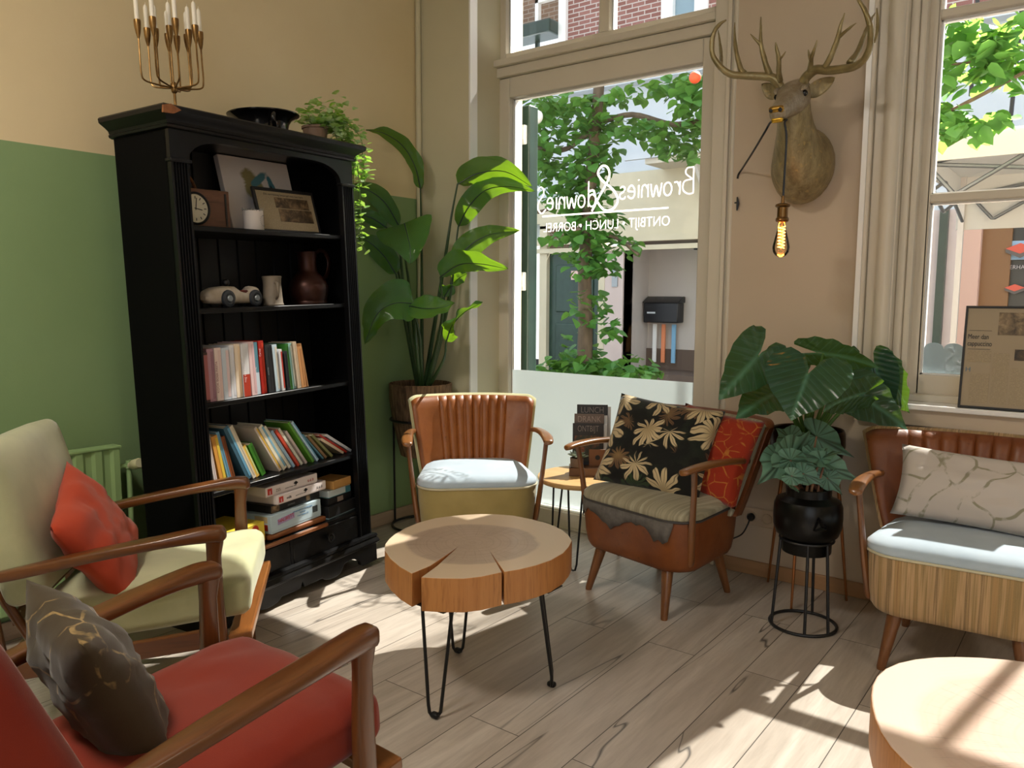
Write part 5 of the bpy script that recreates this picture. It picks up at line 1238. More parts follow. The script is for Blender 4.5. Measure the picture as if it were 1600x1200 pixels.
STREL = [([(-3.057, 3.192, 1.86), (-3.091, 3.183, 1.988), (-3.13, 3.126, 2.092), (-3.13, 2.986, 2.133), (-3.13, 2.869, 2.127)], 0.105, (0.825, -0.111, 0.555), [(-2.931, 3.083, 0.843), (-3.004, 3.141, 1.392)]), ([(-2.831, 3.239, 1.874), (-2.732, 3.296, 1.929), (-2.632, 3.399, 1.94), (-2.543, 3.52, 1.866)], 0.17, (0.311, -0.677, 0.667), [(-2.898, 3.108, 0.844), (-2.872, 3.17, 1.425), (-2.845, 3.203, 1.695)]), ([(-2.854, 3.27, 1.653), (-2.777, 3.27, 1.757), (-2.739, 3.369, 1.851), (-2.62, 3.423, 1.865), (-2.5, 3.485, 1.836)], 0.125, (-0.579, -0.558, 0.594), [(-2.882, 3.12, 0.844), (-2.875, 3.208, 1.255)]), ([(-2.781, 3.155, 1.449), (-2.715, 3.192, 1.539), (-2.632, 3.264, 1.602), (-2.52, 3.377, 1.625)], 0.135, (-0.411, -0.391, 0.824), [(-2.831, 3.096, 0.849), (-2.805, 3.13, 1.222)]), ([(-2.787, 3.052, 1.38), (-2.686, 3.087, 1.442), (-2.572, 3.123, 1.444), (-2.45, 3.187, 1.418)], 0.16, (0.506, -0.499, 0.704), [(-2.813, 3.085, 0.851), (-2.793, 3.066, 1.156)]), ([(-2.968, 2.978, 1.654), (-2.922, 2.953, 1.588), (-2.885, 2.934, 1.521), (-2.873, 2.92, 1.443)], 0.3, (0.862, 0.488, 0.138), [(-2.929, 3.022, 0.848), (-2.971, 2.983, 1.254), (-3.018, 2.997, 1.515)]), ([(-3.094, 3.036, 1.397), (-3.124, 2.987, 1.485), (-3.13, 2.893, 1.554), (-3.13, 2.788, 1.593)], 0.12, (0.601, 0.188, 0.776), [(-2.975, 3.049, 0.843), (-3.04, 3.042, 1.151)]), ([(-3.13, 3.1, 1.655), (-3.13, 3.002, 1.768), (-3.13, 2.89, 1.823), (-3.13, 2.751, 1.837)], 0.12, (0.137, 0.822, 0.552), [(-2.988, 3.102, 0.838), (-3.081, 3.124, 1.323)]), ([(-2.817, 2.883, 1.243), (-2.868, 2.795, 1.243), (-2.917, 2.724, 1.186), (-2.968, 2.69, 1.039)], 0.25, (0.583, -0.607, 0.541, 'N'), [(-2.906, 3.013, 0.844), (-2.843, 2.926, 1.059)]), ([(-2.81, 2.849, 1.23), (-2.711, 2.86, 1.219), (-2.635, 2.893, 1.226), (-2.586, 2.933, 1.248)], 0.14, (-0.366, 0.475, 0.801), [(-2.871, 3.039, 0.844), (-2.833, 2.939, 1.092)]), ([(-2.72, 3.019, 1.047), (-2.68, 3.023, 1.133), (-2.635, 3.067, 1.201), (-2.579, 3.142, 1.25)], 0.115, (0.747, 0.019, 0.664), [(-2.828, 3.072, 0.844), (-2.759, 3.037, 0.942)]), ([(-3.13, 3.005, 1.644), (-3.13, 2.918, 1.681), (-3.13, 2.834, 1.697), (-3.13, 2.757, 1.704)], 0.075, (0.358, 0.021, 0.934), [(-3.013, 3.108, 0.836), (-3.13, 3.124, 1.288)]), ([(-2.845, 3.145, 1.275), (-2.809, 3.155, 1.329), (-2.766, 3.168, 1.373), (-2.724, 3.191, 1.4)], 0.11, (0.581, 0.28, 0.764), [(-2.86, 3.137, 0.844), (-2.851, 3.139, 1.085)])]
ALOC = [((-0.869, 2.915, 1.005), (-0.881, 2.785, 0.865), 1.22, (0.793, 0.519, 0.319)), ((-1.079, 2.978, 1.057), (-1.124, 2.76, 0.918), 0.62, (0.646, 0.198, -0.737)), ((-1.038, 3.051, 0.905), (-1.083, 2.821, 0.863), 0.62, (0.727, -0.46, -0.509)), ((-0.9, 3.203, 1.063), (-0.687, 3.21, 1.039), 0.5, (0.224, -0.465, 0.857)), ((-0.85, 3.337, 1.025), (-0.853, 3.317, 0.894), 0.8, (0.568, 0.82, 0.071)), ((-0.701, 3.543, 0.967), (-0.601, 3.6, 0.834), 1.15, (0.244, 0.883, 0.401)), ((-0.784, 3.184, 0.927), (-0.572, 3.203, 0.813), 0.72, (0.061, 0.656, 0.752)), ((-0.738, 3.091, 0.92), (-0.838, 2.923, 0.887), 0.6, (0.323, -0.265, 0.908)), ((-0.755, 3.468, 0.993), (-0.686, 3.41, 0.837), 0.75, (0.928, 0.045, 0.371)), ((-1.063, 3.237, 1.02), (-1.096, 3.138, 0.939), 1.0, (0.729, 0.068, -0.681)), ((-1.015, 3.335, 1.004), (-0.999, 3.353, 1.048), 0.9, (0.841, 0.425, 0.335))]
BEGO = [((-0.947, 2.999, 0.667), (-0.894, 3.104, 0.772), 1.0, (0.462, 0.704, -0.539)), ((-0.977, 3.0, 0.66), (-1.016, 2.86, 0.59), 0.8, (0.787, -0.009, -0.617)), ((-0.901, 3.17, 0.736), (-0.759, 3.167, 0.668), 0.75, (0.542, 0.024, 0.84)), ((-0.932, 2.96, 0.672), (-0.833, 2.983, 0.659), 0.85, (0.099, -0.304, 0.948)), ((-0.852, 3.046, 0.675), (-0.896, 2.916, 0.706), 0.8, (-0.582, 0.68, 0.447)), ((-0.837, 3.053, 0.644), (-0.715, 3.115, 0.598), 0.75, (0.382, -0.019, 0.924)), ((-0.884, 2.965, 0.627), (-0.813, 2.988, 0.588), 0.85, (0.553, 0.136, 0.822)), ((-0.913, 2.913, 0.594), (-0.942, 2.87, 0.62), 1.5, (-0.775, 0.154, 0.613)), ((-0.822, 3.059, 0.602), (-0.766, 3.068, 0.541), 0.85, (0.748, 0.382, 0.542)), ((-0.991, 3.125, 0.726), (-1.033, 3.074, 0.772), 1.2, (0.556, 0.274, 0.785)), ((-0.85, 3.048, 0.675), (-0.767, 3.042, 0.719), 0.75, (-0.523, 0.684, 0.508)), ((-0.906, 2.897, 0.626), (-0.842, 2.906, 0.609), 0.9, (-0.088, 0.467, 0.88))]
ANTLERS = {'L': [([(-1.123, 3.24, 2.11), (-1.143, 3.22, 2.143), (-1.172, 3.21, 2.155), (-1.253, 3.18, 2.166), (-1.302, 3.16, 2.175), (-1.335, 3.13, 2.204), (-1.358, 3.11, 2.246), (-1.36, 3.1, 2.291), (-1.35, 3.1, 2.332), (-1.332, 3.11, 2.361), (-1.31, 3.12, 2.375)], [0.02, 0.019, 0.0165, 0.015, 0.014, 0.012, 0.0105, 0.0095, 0.0085, 0.007, 0.003]), ([(-1.334, 3.13, 2.197), (-1.352, 3.18, 2.24), (-1.382, 3.24, 2.31), (-1.42, 3.3, 2.403)], [0.01, 0.008, 0.007, 0.002]), ([(-1.253, 3.18, 2.174), (-1.271, 3.18, 2.201), (-1.298, 3.19, 2.295), (-1.316, 3.22, 2.392)], [0.013, 0.011, 0.008, 0.002]), ([(-1.16, 3.21, 2.162), (-1.17, 3.19, 2.199), (-1.185, 3.18, 2.26), (-1.19, 3.18, 2.297), (-1.196, 3.19, 2.382)], [0.013, 0.0115, 0.009, 0.007, 0.002]), ([(-1.19, 3.18, 2.273), (-1.205, 3.17, 2.292), (-1.226, 3.16, 2.316)], [0.007, 0.005, 0.0015]), ([(-1.12, 3.22, 2.133), (-1.113, 3.18, 2.163), (-1.104, 3.15, 2.197), (-1.108, 3.13, 2.234), (-1.108, 3.12, 2.253)], [0.012, 0.01, 0.009, 0.006, 0.002]), ([(-1.103, 3.15, 2.195), (-1.086, 3.14, 2.203), (-1.072, 3.13, 2.215)], [0.006, 0.004, 0.0015])], 'R': [([(-1.038, 3.23, 2.108), (-1.015, 3.22, 2.135), (-0.976, 3.2, 2.148), (-0.92, 3.18, 2.132), (-0.865, 3.16, 2.124), (-0.818, 3.13, 2.118), (-0.779, 3.1, 2.13), (-0.756, 3.07, 2.157), (-0.748, 3.05, 2.191), (-0.749, 3.03, 2.226), (-0.765, 3.02, 2.272), (-0.79, 3.02, 2.317), (-0.81, 3.03, 2.343)], [0.02, 0.019, 0.018, 0.0165, 0.016, 0.0145, 0.013, 0.0115, 0.011, 0.01, 0.0085, 0.006, 0.002]), ([(-0.841, 3.15, 2.138), (-0.825, 3.19, 2.184), (-0.818, 3.24, 2.252), (-0.813, 3.3, 2.322), (-0.81, 3.35, 2.364)], [0.013, 0.011, 0.009, 0.006, 0.002]), ([(-0.937, 3.18, 2.146), (-0.914, 3.17, 2.181), (-0.892, 3.16, 2.232), (-0.879, 3.15, 2.278), (-0.867, 3.15, 2.32)], [0.013, 0.011, 0.01, 0.007, 0.002]), ([(-0.891, 3.16, 2.237), (-0.869, 3.15, 2.248), (-0.845, 3.14, 2.26), (-0.82, 3.13, 2.27)], [0.008, 0.006, 0.005, 0.0015]), ([(-1.003, 3.21, 2.14), (-0.991, 3.18, 2.167), (-0.98, 3.15, 2.181), (-0.966, 3.13, 2.2), (-0.953, 3.12, 2.233)], [0.012, 0.01, 0.008, 0.006, 0.002]), ([(-0.985, 3.16, 2.173), (-0.986, 3.14, 2.189), (-0.987, 3.13, 2.207)], [0.007, 0.005, 0.0015]), ([(-0.814, 3.38, 2.263), (-0.811, 3.4, 2.306), (-0.814, 3.41, 2.354), (-0.822, 3.42, 2.403)], [0.003, 0.006, 0.006, 0.002])]}

# ---------------------------------------------------------------- big plants
def uvset(bm, faces, vals):
    ul = bm.loops.layers.uv.verify()
    for f in faces:
        for l in f.loops: l[ul].uv = vals[l.vert]
def blade(bm, mid, w, side, fold=.18, seg=22, nw=8, wav=.0, seed=0, k=.62):
    """long leaf along its midrib"""
    P_ = spline(mid, 8); n = len(P_)-1; isn = len(side) > 3; side = V(side[:3]); uv = {}; rows = []
    for i in range(seg+1):
        f = i/seg*n; j = min(int(f), n-1); p = P_[j].lerp(P_[j+1], f-j); t = i/seg
        T = (P_[min(j+1, n)]-P_[j]).normalized(); s = T.cross(side).normalized() if isn else (side-T*side.dot(T)).normalized(); nn = s.cross(T)
        if nn.z < 0: nn = -nn
        ww = w*(math.sin(PI*min(1, max(0, t))**k)**.75 if 0 < t < 1 else 0)
        row = []
        for q in range(nw+1):
            u = 2*q/nw-1
            pp = p+s*(u*ww/2)+nn*(abs(u)*ww/2*fold+MN.noise(V((t*6+seed, u*2, seed)))*wav*abs(u))
            v = bm.verts.new(pp); uv[v] = (.5+u*.5, t); row.append(v)
        rows.append(row)
    fs = []
    for a, b in zip(rows, rows[1:]):
        for q in range(nw):
            try: fs.append(bm.faces.new((a[q], a[q+1], b[q+1], b[q])))
            except ValueError: pass
    uvset(bm, fs, uv)
def heart(bm, base, tip, wf, side, droop=.12, cup=.12, wav=.02, seed=0, nr=15, ns=7, lob=1.0, pt=0):
    """heart-shaped blade; base is where the stalk joins, lobes reach behind it"""
    B_, T_ = V(base), V(tip); ax = T_-B_; L = ax.length; ax.normalize(); s = V(side); s = (s-ax*s.dot(ax)).normalized(); n = s.cross(ax)
    if n.z < 0: n = -n
    PHI = [0, 8, 18, 32, 50, 70, 90, 110, 128, 145, 160, 172]; RAD = [1, .87, .78, .70, .65, .63, .63, .65*lob, .67*lob, .64*lob, .52*lob, .12]
    uv = {}; c = bm.verts.new(B_); uv[c] = (.5, .3); fs = []
    if pt: RAD[1:4] = [.74, .62, .60]
    def rad(ph):
        for i in range(len(PHI)-1):
            if ph <= PHI[i+1]:
                f = (ph-PHI[i])/(PHI[i+1]-PHI[i]); return RAD[i]+(RAD[i+1]-RAD[i])*f
        return RAD[-1]
    rays = []
    phs = [172-344*i/(2*nr) for i in range(2*nr+1)]
    for ph in phs:
        r = rad(abs(ph)); ray = [c]
        for j in range(1, ns+1):
            q = r*j/ns; a = q*math.cos(R(ph)); b = q*math.sin(R(ph))*wf
            wv = wav*math.sin(ph*.21+seed)*(j/ns)**2+.5*wav*MN.noise(V((a*5+seed, b*5, seed)))
            hgt = cup*abs(b)**1.3-droop*max(0, a)**2-droop*.5*max(0, -a)+wv
            v = bm.verts.new(B_+ax*(a*L)+s*(b*L)+n*(hgt*L)); uv[v] = (.5+b*.5, .3+a*.7); ray.append(v)
        rays.append(ray)
    for r0, r1 in zip(rays, rays[1:]):
        for j in range(ns):
            f = [r0[j], r1[j], r1[j+1], r0[j+1]]
            if j == 0: f = [c, r1[1], r0[1]]
            fs.append(bm.faces.new(f))
    uvset(bm, fs, uv)
M_basket = NT('woven_basket'); _v = M_basket.coord(); _f = M_basket.noise(M_basket.coord((1, 1, .12)), 70, 4)
M_basket = M_basket.bsdf(M_basket.mix(M_basket.ramp(_f, [(.35, 0.), (.65, 1.)]), '#4d3a2b', '#8a6c51'), .8, 0, .3, _f, .6, .006)
M_soil = plain('potting_soil', '#2a211a', .95, c2='#3b2f26', ns=60)
PC = (-3.02, 3.14)
pot = thing('woven_planter', 'large brown woven planter hanging in the black stand by the corner', 'planter', (*PC, 0))
bm = nb(); lathe(bm, [(0, .40), (.10, .40), (.112, .405), (.135, .50), (.160, .63), (.172, .72), (.172, .79), (.174, .80), (.168, .805), (.162, .795), (.16, .76), (0, .755)], 44); ob('basket', bm, M_basket, pot)
bm = nb(); lathe(bm, [(0, .75), (.158, .75), (.158, .757), (0, .76)], 32); ob('soil', bm, M_soil, pot)
sd = thing('plant_stand', 'tall black wire plant stand carrying the woven planter', 'plant stand', (*PC, 0))
bm = nb(); rg = lambda r, z, n=40: [(r*math.cos(2*PI*i/n), r*math.sin(2*PI*i/n), z) for i in range(n+1)]
tube(bm, rg(.163, .007), .007, 8, caps=False); ob('base_ring', bm, M_black, sd)
bm = nb(); tube(bm, rg(.166, .605), .007, 8, caps=False); ob('top_ring', bm, M_black, sd)
for a in (200, 320, 80):
    bm = nb(); tube(bm, [(.163*math.cos(R(a)), .163*math.sin(R(a)), .007), (.166*math.cos(R(a)), .166*math.sin(R(a)), .605)], .006, 8); ob('leg', bm, M_black, sd)
M_str = M_str
M_strel = leafmat('bird_of_paradise_leaf', '#2d5737', '#3b6a44', '#b0e62a', .28, .16, ('#6f9e5a', 150, 1.2, .6, .25), 4)
M_stalk = plain('dark_green_stalk', '#2f4a26', .4, c2='#23391e', ns=10)
sp = thing('bird_of_paradise_plant', 'tall bird of paradise plant with broad paddle leaves in the corner', 'plant', (0, 0, 0))
for k, (mid, w, side, pet) in enumerate(STREL):
    bm = nb(); blade(bm, mid, w, side, fold=.22, wav=.02, seed=k*3.1, k=.40 if k in (5, 8) else .62); lf = ob('leaf', bm, M_strel, sp, ang=180)
    bm = nb(); st_ = [V((PC[0]+(pet[0][0]-PC[0])*.25, PC[1]+(pet[0][1]-PC[1])*.25, .75))]+[V(p) for p in pet[1:]]+[V(mid[0])]
    ps = spline(st_, 7); tube(bm, ps, lerpl([.013, .009, .006, .0045], len(ps)), 8)
    mr = spline(mid, 6); tube(bm, [p-V((0, 0, .002)) for p in mr], lerpl([.0045, .003, .001], len(mr)), 6); ob('stalk', bm, M_stalk, sp)
# alocasia in the copper pot behind
AC = (-.99, 3.355)
cpz = thing('copper_planter', 'dark copper bowl planter on three thin legs against the taupe wall', 'planter', (*AC, 0))
M_copd = plain('dark_copper', '#3a1f14', .3, .7, .5, '#1d120e', 5)
bm = nb(); lathe(bm, [(0, .53), (.05, .53), (.10, .55), (.135, .60), (.15, .67), (.148, .72), (.142, .735), (.136, .73), (.14, .69), (0, .68)], 40); ob('bowl', bm, M_copd, cpz)
bm = nb(); lathe(bm, [(0, .68), (.136, .685), (.13, .7), (0, .705)], 32); ob('soil', bm, M_soil, cpz)
M_copl = plain('copper_leg', '#9a6238', .3, .8)
for x, y in ((-1.165, 3.455), (-.822, 3.44), (-.978, 3.20)):
    bm = nb(); d = V((x-AC[0], y-AC[1], 0)); tube(bm, [d*.62+V((0, 0, .62)), d*.75+V((0, 0, .42)), d], [.0085, .008, .005], 8); ob('leg', bm, M_copl, cpz)
M_aloc = leafmat('elephant_ear_leaf', '#1d3a2c', '#28493b', '#a6e02a', .18, .24, ('#4f7d66', 60, 1.1, .78, .3), 5)
al = thing('elephant_ear_plant', 'dark elephant ear plant with large heart leaves below the deer head', 'plant', (0, 0, 0))
def clampleaf(bm):
    for v in bm.verts: v.co.y = min(v.co.y, 3.42+(v.co.y-3.42)*.04 if v.co.x > -.90 else 3.485)
for k, (b, tp, wf, side) in enumerate(ALOC):
    bm = nb(); heart(bm, b, tp, wf*1.02, side, .16, .10, .035, k*1.7, 18, 8); clampleaf(bm); ob('leaf', bm, M_aloc, al, ang=180)
    bm = nb(); B_ = V(b); st0 = V((AC[0]+(B_.x-AC[0])*.12, AC[1]+(B_.y-AC[1])*.12, .70)); tube(bm, spline([st0, st0.lerp(B_, .55)+V((0, 0, .05)), B_], 8), lerpl([.009, .007, .0045], 17), 8); ob('stalk', bm, plain('green_stalk', '#5a7f3a', .5) if k == 0 else bpy.data.materials['green_stalk'], al)
# begonia in the black planter
BC_ = (-.893, 3.075)
M_matb = plain('satin_black_metal', '#141414', .28, .5)
bp = thing('black_planter', 'round black metal planter in front of the copper bowl', 'planter', (*BC_, 0))
bm = nb(); lathe(bm, [(0, .300), (.090, .300), (.092, .305), (.092, .352), (.094, .358), (.115, .372), (.126, .404), (.128, .44), (.126, .485), (.118, .505), (.090, .518), (.084, .522), (.084, .552), (.080, .554), (.077, .55), (.077, .52), (0, .515)], 48); ob('pot', bm, M_matb, bp)
bm = nb(); lathe(bm, [(0, .51), (.076, .51), (.076, .535), (0, .54)], 28); ob('soil', bm, M_soil, bp)
d = (V((0, 0, 0))-V((BC_[0], BC_[1], 0))).normalized(); sx = V((-d.y, d.x, 0)); cc = d*.121+sx*.036+V((0, 0, .44))
bm = nb()
for tri in (((-.014, -.024), (.002, .030), (.004, -.004)), ((.006, .028), (.032, -.010), (.006, -.004)), ((-.010, -.026), (.032, -.014), (.005, -.008))):
    vs = [bm.verts.new(cc+sx*x+V((0, 0, z))+d*(.010 if i < 2 else -.004)) for i, (x, z) in enumerate(tri)]; vb = [bm.verts.new(v.co-d*.02) for v in vs]
    bm.faces.new(vs); bm.faces.new(vb[::-1])
    for i in range(3): bm.faces.new((vs[i], vs[(i+1) % 3], vb[(i+1) % 3], vb[i]))
ob('folded_emblem', bm, M_matb, bp, sm=False)
bs = thing('wire_plant_stand', 'black wire stand with floor ring under the black planter', 'plant stand', (*BC_, 0))
bm = nb(); tube(bm, rg(.124, .0065), .0065, 8, caps=False); ob('base_ring', bm, M_black, bs)
bm = nb(); tube(bm, rg(.0992, .350), .005, 8, caps=False); ob('top_ring', bm, M_black, bs)
for a in (215, 290, 335, 90):
    bm = nb(); tube(bm, [(.122*math.cos(R(a)), .122*math.sin(R(a)), .0065), (.0992*math.cos(R(a)), .0992*math.sin(R(a)), .350)], .006, 8); ob('leg', bm, M_black, bs)
M_beg = leafmat('begonia_leaf', '#6a9480', '#517a69', '#a8b96a', .18, .4, ('#22352d', 11, 'palm', .66, .85), 6)
M_begr = plain('begonia_stem', '#8a6a4c', .6, c2='#7a4a3a', ns=20)
bg_ = thing('begonia_plant', 'silver green begonia with dark veins in the black planter', 'plant', (0, 0, 0))
for k, (b, tp, wf, side) in enumerate(BEGO):
    bm = nb(); heart(bm, b, tp, wf*.92, side, .10, .12, .03, k*2.3, 18, 6, .92, 1); ob('leaf', bm, M_beg, bg_, ang=180)
    bm = nb(); B_ = V(b); st0 = V((BC_[0]+.045*math.cos(k*2.4), BC_[1]+.045*math.sin(k*2.4), .535)); tube(bm, spline([st0, st0.lerp(B_, .5)+V((0, 0, .01)), B_], 6), lerpl([.0055, .0035], 13), 7); ob('stem', bm, M_begr, bg_)

# ---------------------------------------------------------------- deer head and bulb
def deermat():
    t = NT('antique_gold'); v = t.coord((1, 1, .4)); f = t.noise(v, 26, 6, .7, .4); g = t.noise(t.coord(), 60, 4)
    col = t.mix(t.ramp(f, [(.35, 0.), (.65, 1.)]), '#7f7152', '#ab9c76'); col = t.mix(t.ramp(g, [(.58, 0.), (.7, .6)]), col, '#c4a66a')
    return t.bsdf(col, .42, .4, .5, f, .6, .006)
M_deer = deermat(); M_antl = plain('gold_antler', '#aa9c74', .3, .6, .5, '#8a7a54', 24, .25, 60)
M_face = plain('worn_silver_gold', '#b3a794', .38, .5, .5, '#94846a', 30, .5, 90)
dh = thing('deer_head', 'gold stag head with wide antlers mounted on the taupe wall', 'wall sculpture', (0, 0, 0))
def ell(c, nrm, rx, ry, n=28, pw=1.0):
    c, nrm = V(c), V(nrm).normalized(); x = V((1, 0, 0)); x = (x-nrm*x.dot(nrm)).normalized(); y = nrm.cross(x)
    return [c+x*rx*math.cos(2*PI*i/n)+y*ry*math.sin(2*PI*i/n) for i in range(n)]
bm = nb()
loft(bm, [ell((-1.110,3.512,1.842), (0, -1, 0), .120, .150), ell((-1.096,3.470,1.833), (0, -1, .05), .132, .160), ell((-1.089,3.420,1.836), (0, -1, .2), .125, .150), ell((-1.087,3.375,1.863), (0, -.85, .5), .105, .130), ell((-1.086,3.340,1.912), (0, -.65, .75), .084, .108),
          ell((-1.083,3.310,1.962), (0, -.5, .87), .070, .092), ell((-1.080,3.285,2.013), (0, -.4, .92), .062, .082), ell((-1.077,3.270,2.059), (0, -.3, .95), .058, .074), ell((-1.077,3.265,2.093), (0, -.2, 1), .048, .06), ell((-1.079,3.260,2.112), (0, 0, 1), .022, .03)])
for v in bm.verts: v.co += v.co.normalized()*0+V((0, -1, 0))*MN.noise(v.co*22)*.006
ob('bust', bm, M_deer, dh, ang=180)
h0, h1 = V((-1.068,3.285,2.093)), V((-1.072,3.055,1.968)); ax = (h1-h0)
bm = nb()
def hring(t, rx, ry, dz=0, n=26):
    c = h0+ax*t+V((0, 0, dz)); nr = ax.normalized(); x = V((0, 0, 1)).cross(nr).normalized(); y = nr.cross(x)
    out = []
    for i in range(n):
        a = 2*PI*i/n; ca, sa = math.cos(a), math.sin(a)
        out.append(c+x*rx*math.copysign(abs(ca)**.85, ca)+y*ry*math.copysign(abs(sa)**.85, sa))
    return out
loft(bm, [hring(-.12, .03, .03, .0), hring(-.02, .052, .052, .0), hring(.15, .060, .060), hring(.30, .060, .060), hring(.42, .053, .055, -.002), hring(.56, .043, .048, -.002), hring(.70, .036, .041, 0), hring(.82, .033, .037, 0), hring(.92, .033, .034, 0), hring(.98, .029, .028, 0), hring(1.01, .015, .014, 0)])
ob('head', bm, M_face, dh, ang=180)
nr = ax.normalized(); hx = V((0, 0, 1)).cross(nr).normalized(); hy = nr.cross(hx)
bm = nb(); nm = Mx((( hx.x, hy.x, nr.x, 0), (hx.y, hy.y, nr.y, 0), (hx.z, hy.z, nr.z, 0), (0, 0, 0, 1)))
M_gold = plain('bright_gold', '#c9a24e', .25, .9, .5, '#8d6a34', 40)
rbox(bm, .058, .028, .026, .012, (0, .016, 0), 8, M=Mx.Translation(h0+ax*.965) @ nm); ob('nose', bm, M_gold, dh)
bm = nb(); rbox(bm, .045, .020, .03, .008, (0, -.022, 0), 8, M=Mx.Translation(h0+ax*.965) @ nm); ob('muzzle_gilding', bm, plain('gilt_lip', '#e0b545', .25, .85), dh)
for s in (-1, 1):
    bm = nb(); bmesh.ops.create_uvsphere(bm, u_segments=14, v_segments=10, radius=.0085, matrix=Mx.Translation(h0+ax*.975+hx*s*.017+hy*.017+nr*.006)); ob('nostril', bm, M_dark, dh)
    bm = nb(); bmesh.ops.create_uvsphere(bm, u_segments=16, v_segments=12, radius=.0135, matrix=Mx.Translation(h0+ax*.33+hx*s*.0525+hy*.018)); ob('eye', bm, M_gl, dh)
    bm = nb(); e0 = h0+ax*.30+hx*s*.046+hy*.036; tube(bm, spline([e0-nr*.025+hx*s*.004, e0+hx*s*.010+hy*.004, e0+nr*.028+hx*s*.002], 5), [.004, .007, .009, .010, .010, .010, .010, .009, .008, .006, .003], 8); ob('brow', bm, M_face, dh)
def ear(b, tip, w, nrm):
    b, tip, nrm = V(b), V(tip), V(nrm).normalized(); ax_ = tip-b; L = ax_.length; ax_.normalize(); s = ax_.cross(nrm).normalized(); rows = []
    bm = nb(); n = 12
    for i in range(n+1):
        t = i/n; wd = w*math.sin(PI*min(.999, .10+.90*t)**.8)**.7*.5; 
        rows.append([b+ax_*L*t+s*wd*math.cos(q)+nrm*(wd*.55*math.sin(q)*(1 if math.sin(q) < 0 else -.45)) for q in [2*PI*j/16 for j in range(16)]])
    loft(bm, rows); return bm
e1 = ob('ear', ear((-1.138,3.235,2.081), (-1.202,3.240,2.138), .058, (-.45, -.85, .1)), M_deer, dh, ang=180)
e2 = ob('ear', ear((-1.020,3.260,2.076), (-0.921,3.260,2.124), .062, (.1, -.95, -.2)), M_deer, dh, ang=180)
for k in 'LR':
    bm = nb()
    for pts, r in ANTLERS[k]:
        ps = spline(pts, 7); tube(bm, ps, lerpl(r, len(ps)), 12)
    for v in bm.verts: v.co += V((MN.noise(v.co*45), MN.noise(v.co*45+V((5, 0, 0))), 0))*.0014
    ob('antler', bm, M_antl, dh, ang=180)
pl_ = thing('pendant_bulb', 'glowing filament bulb on a black cord hanging from the deer mouth', 'lamp', (0, 0, 0))
mz = h0+ax*.93+hy*-.030
bm = nb(); sk = V((-1.040,3.075,1.638)); wl = V((-1.391,3.508,1.831))
tube(bm, spline([sk, (-1.038,3.075,1.752), (-1.036,3.073,1.882), (-1.044,3.070,1.936), mz+hx*.03-nr*.0, mz-nr*.0, mz-hx*.03, (-1.128,3.100,1.921), (-1.231,3.260,1.882), (-1.359,3.470,1.849), wl, (-1.396,3.508,1.812)], 6), .0042, 8); ob('cord', bm, M_black, pl_)
bm = nb(); a = V((-1.392,3.505,1.730)); tube(bm, [a, a+V((.004, 0, -.03)), a+V((0, 0, -.06))], [.003, .007, .003], 8); tube(bm, [a+V((-.012, 0, -.025)), a+V((.004, 0, -.025))], .003, 6); ob('cord_hook', bm, M_black, pl_)
bm = nb(); lathe(bm, [(0, .0), (.016, 0), (.026, -.004), (.028, -.010), (.024, -.014), (.020, -.016), (.020, -.052), (.024, -.056), (.025, -.064), (.020, -.070), (0, -.07)], 28, o=sk); lathe(bm, [(0, .030), (.006, .028), (.008, .0), (0, 0)], 14, o=sk); ob('socket', bm, plain('bronze_socket', '#7a5a34', .3, .85), pl_)
bm = nb(); prof = [(.0135, -.066), (.014, -.08), (.017, -.10), (.024, -.128), (.0305, -.155), (.032, -.168), (.029, -.184), (.020, -.197), (.008, -.203), (0.0005, -.204)]
lathe(bm, prof, 32, o=sk)
def bulbglass():
    t = NT('amber_bulb_glass'); a = t.n('ShaderNodeBsdfTransparent'); b = t.n('ShaderNodeBsdfGlossy'); m = t.n('ShaderNodeMixShader'); a.inputs[0].default_value = (1, .90, .74, 1); b.inputs['Roughness'].default_value = .03
    f = t.n('ShaderNodeFresnel'); f.inputs[0].default_value = 1.4; t.l(f.outputs[0], m.inputs[0]); t.l(a.outputs[0], m.inputs[1]); t.l(b.outputs[0], m.inputs[2]); t.l(m.outputs[0], t.out.inputs[0]); return t.m
ob('glass_bulb', bm, bulbglass(), pl_, ang=180)
def emit(name, c, s):
    t = NT(name); e = t.n('ShaderNodeEmission'); e.inputs[0].default_value = lin(c); e.inputs[1].default_value = s; t.l(e.outputs[0], t.out.inputs[0]); return t.m
bm = nb(); hp = []
for i in range(121):
    a = i/120*2*PI*7; hp.append(sk+V((.0125*math.cos(a), .0125*math.sin(a), -.085-.085*i/120)))
tube(bm, hp, .0013, 5); ob('filament', bm, emit('filament_glow', '#ff9a3c', 14), pl_)
bm = nb(); tube(bm, [sk+V((0, 0, -.066)), sk+V((0, 0, -.175))], .0025, 6); ob('glass_stem', bm, plain('bulb_stem', '#d8b68a', .3), pl_)

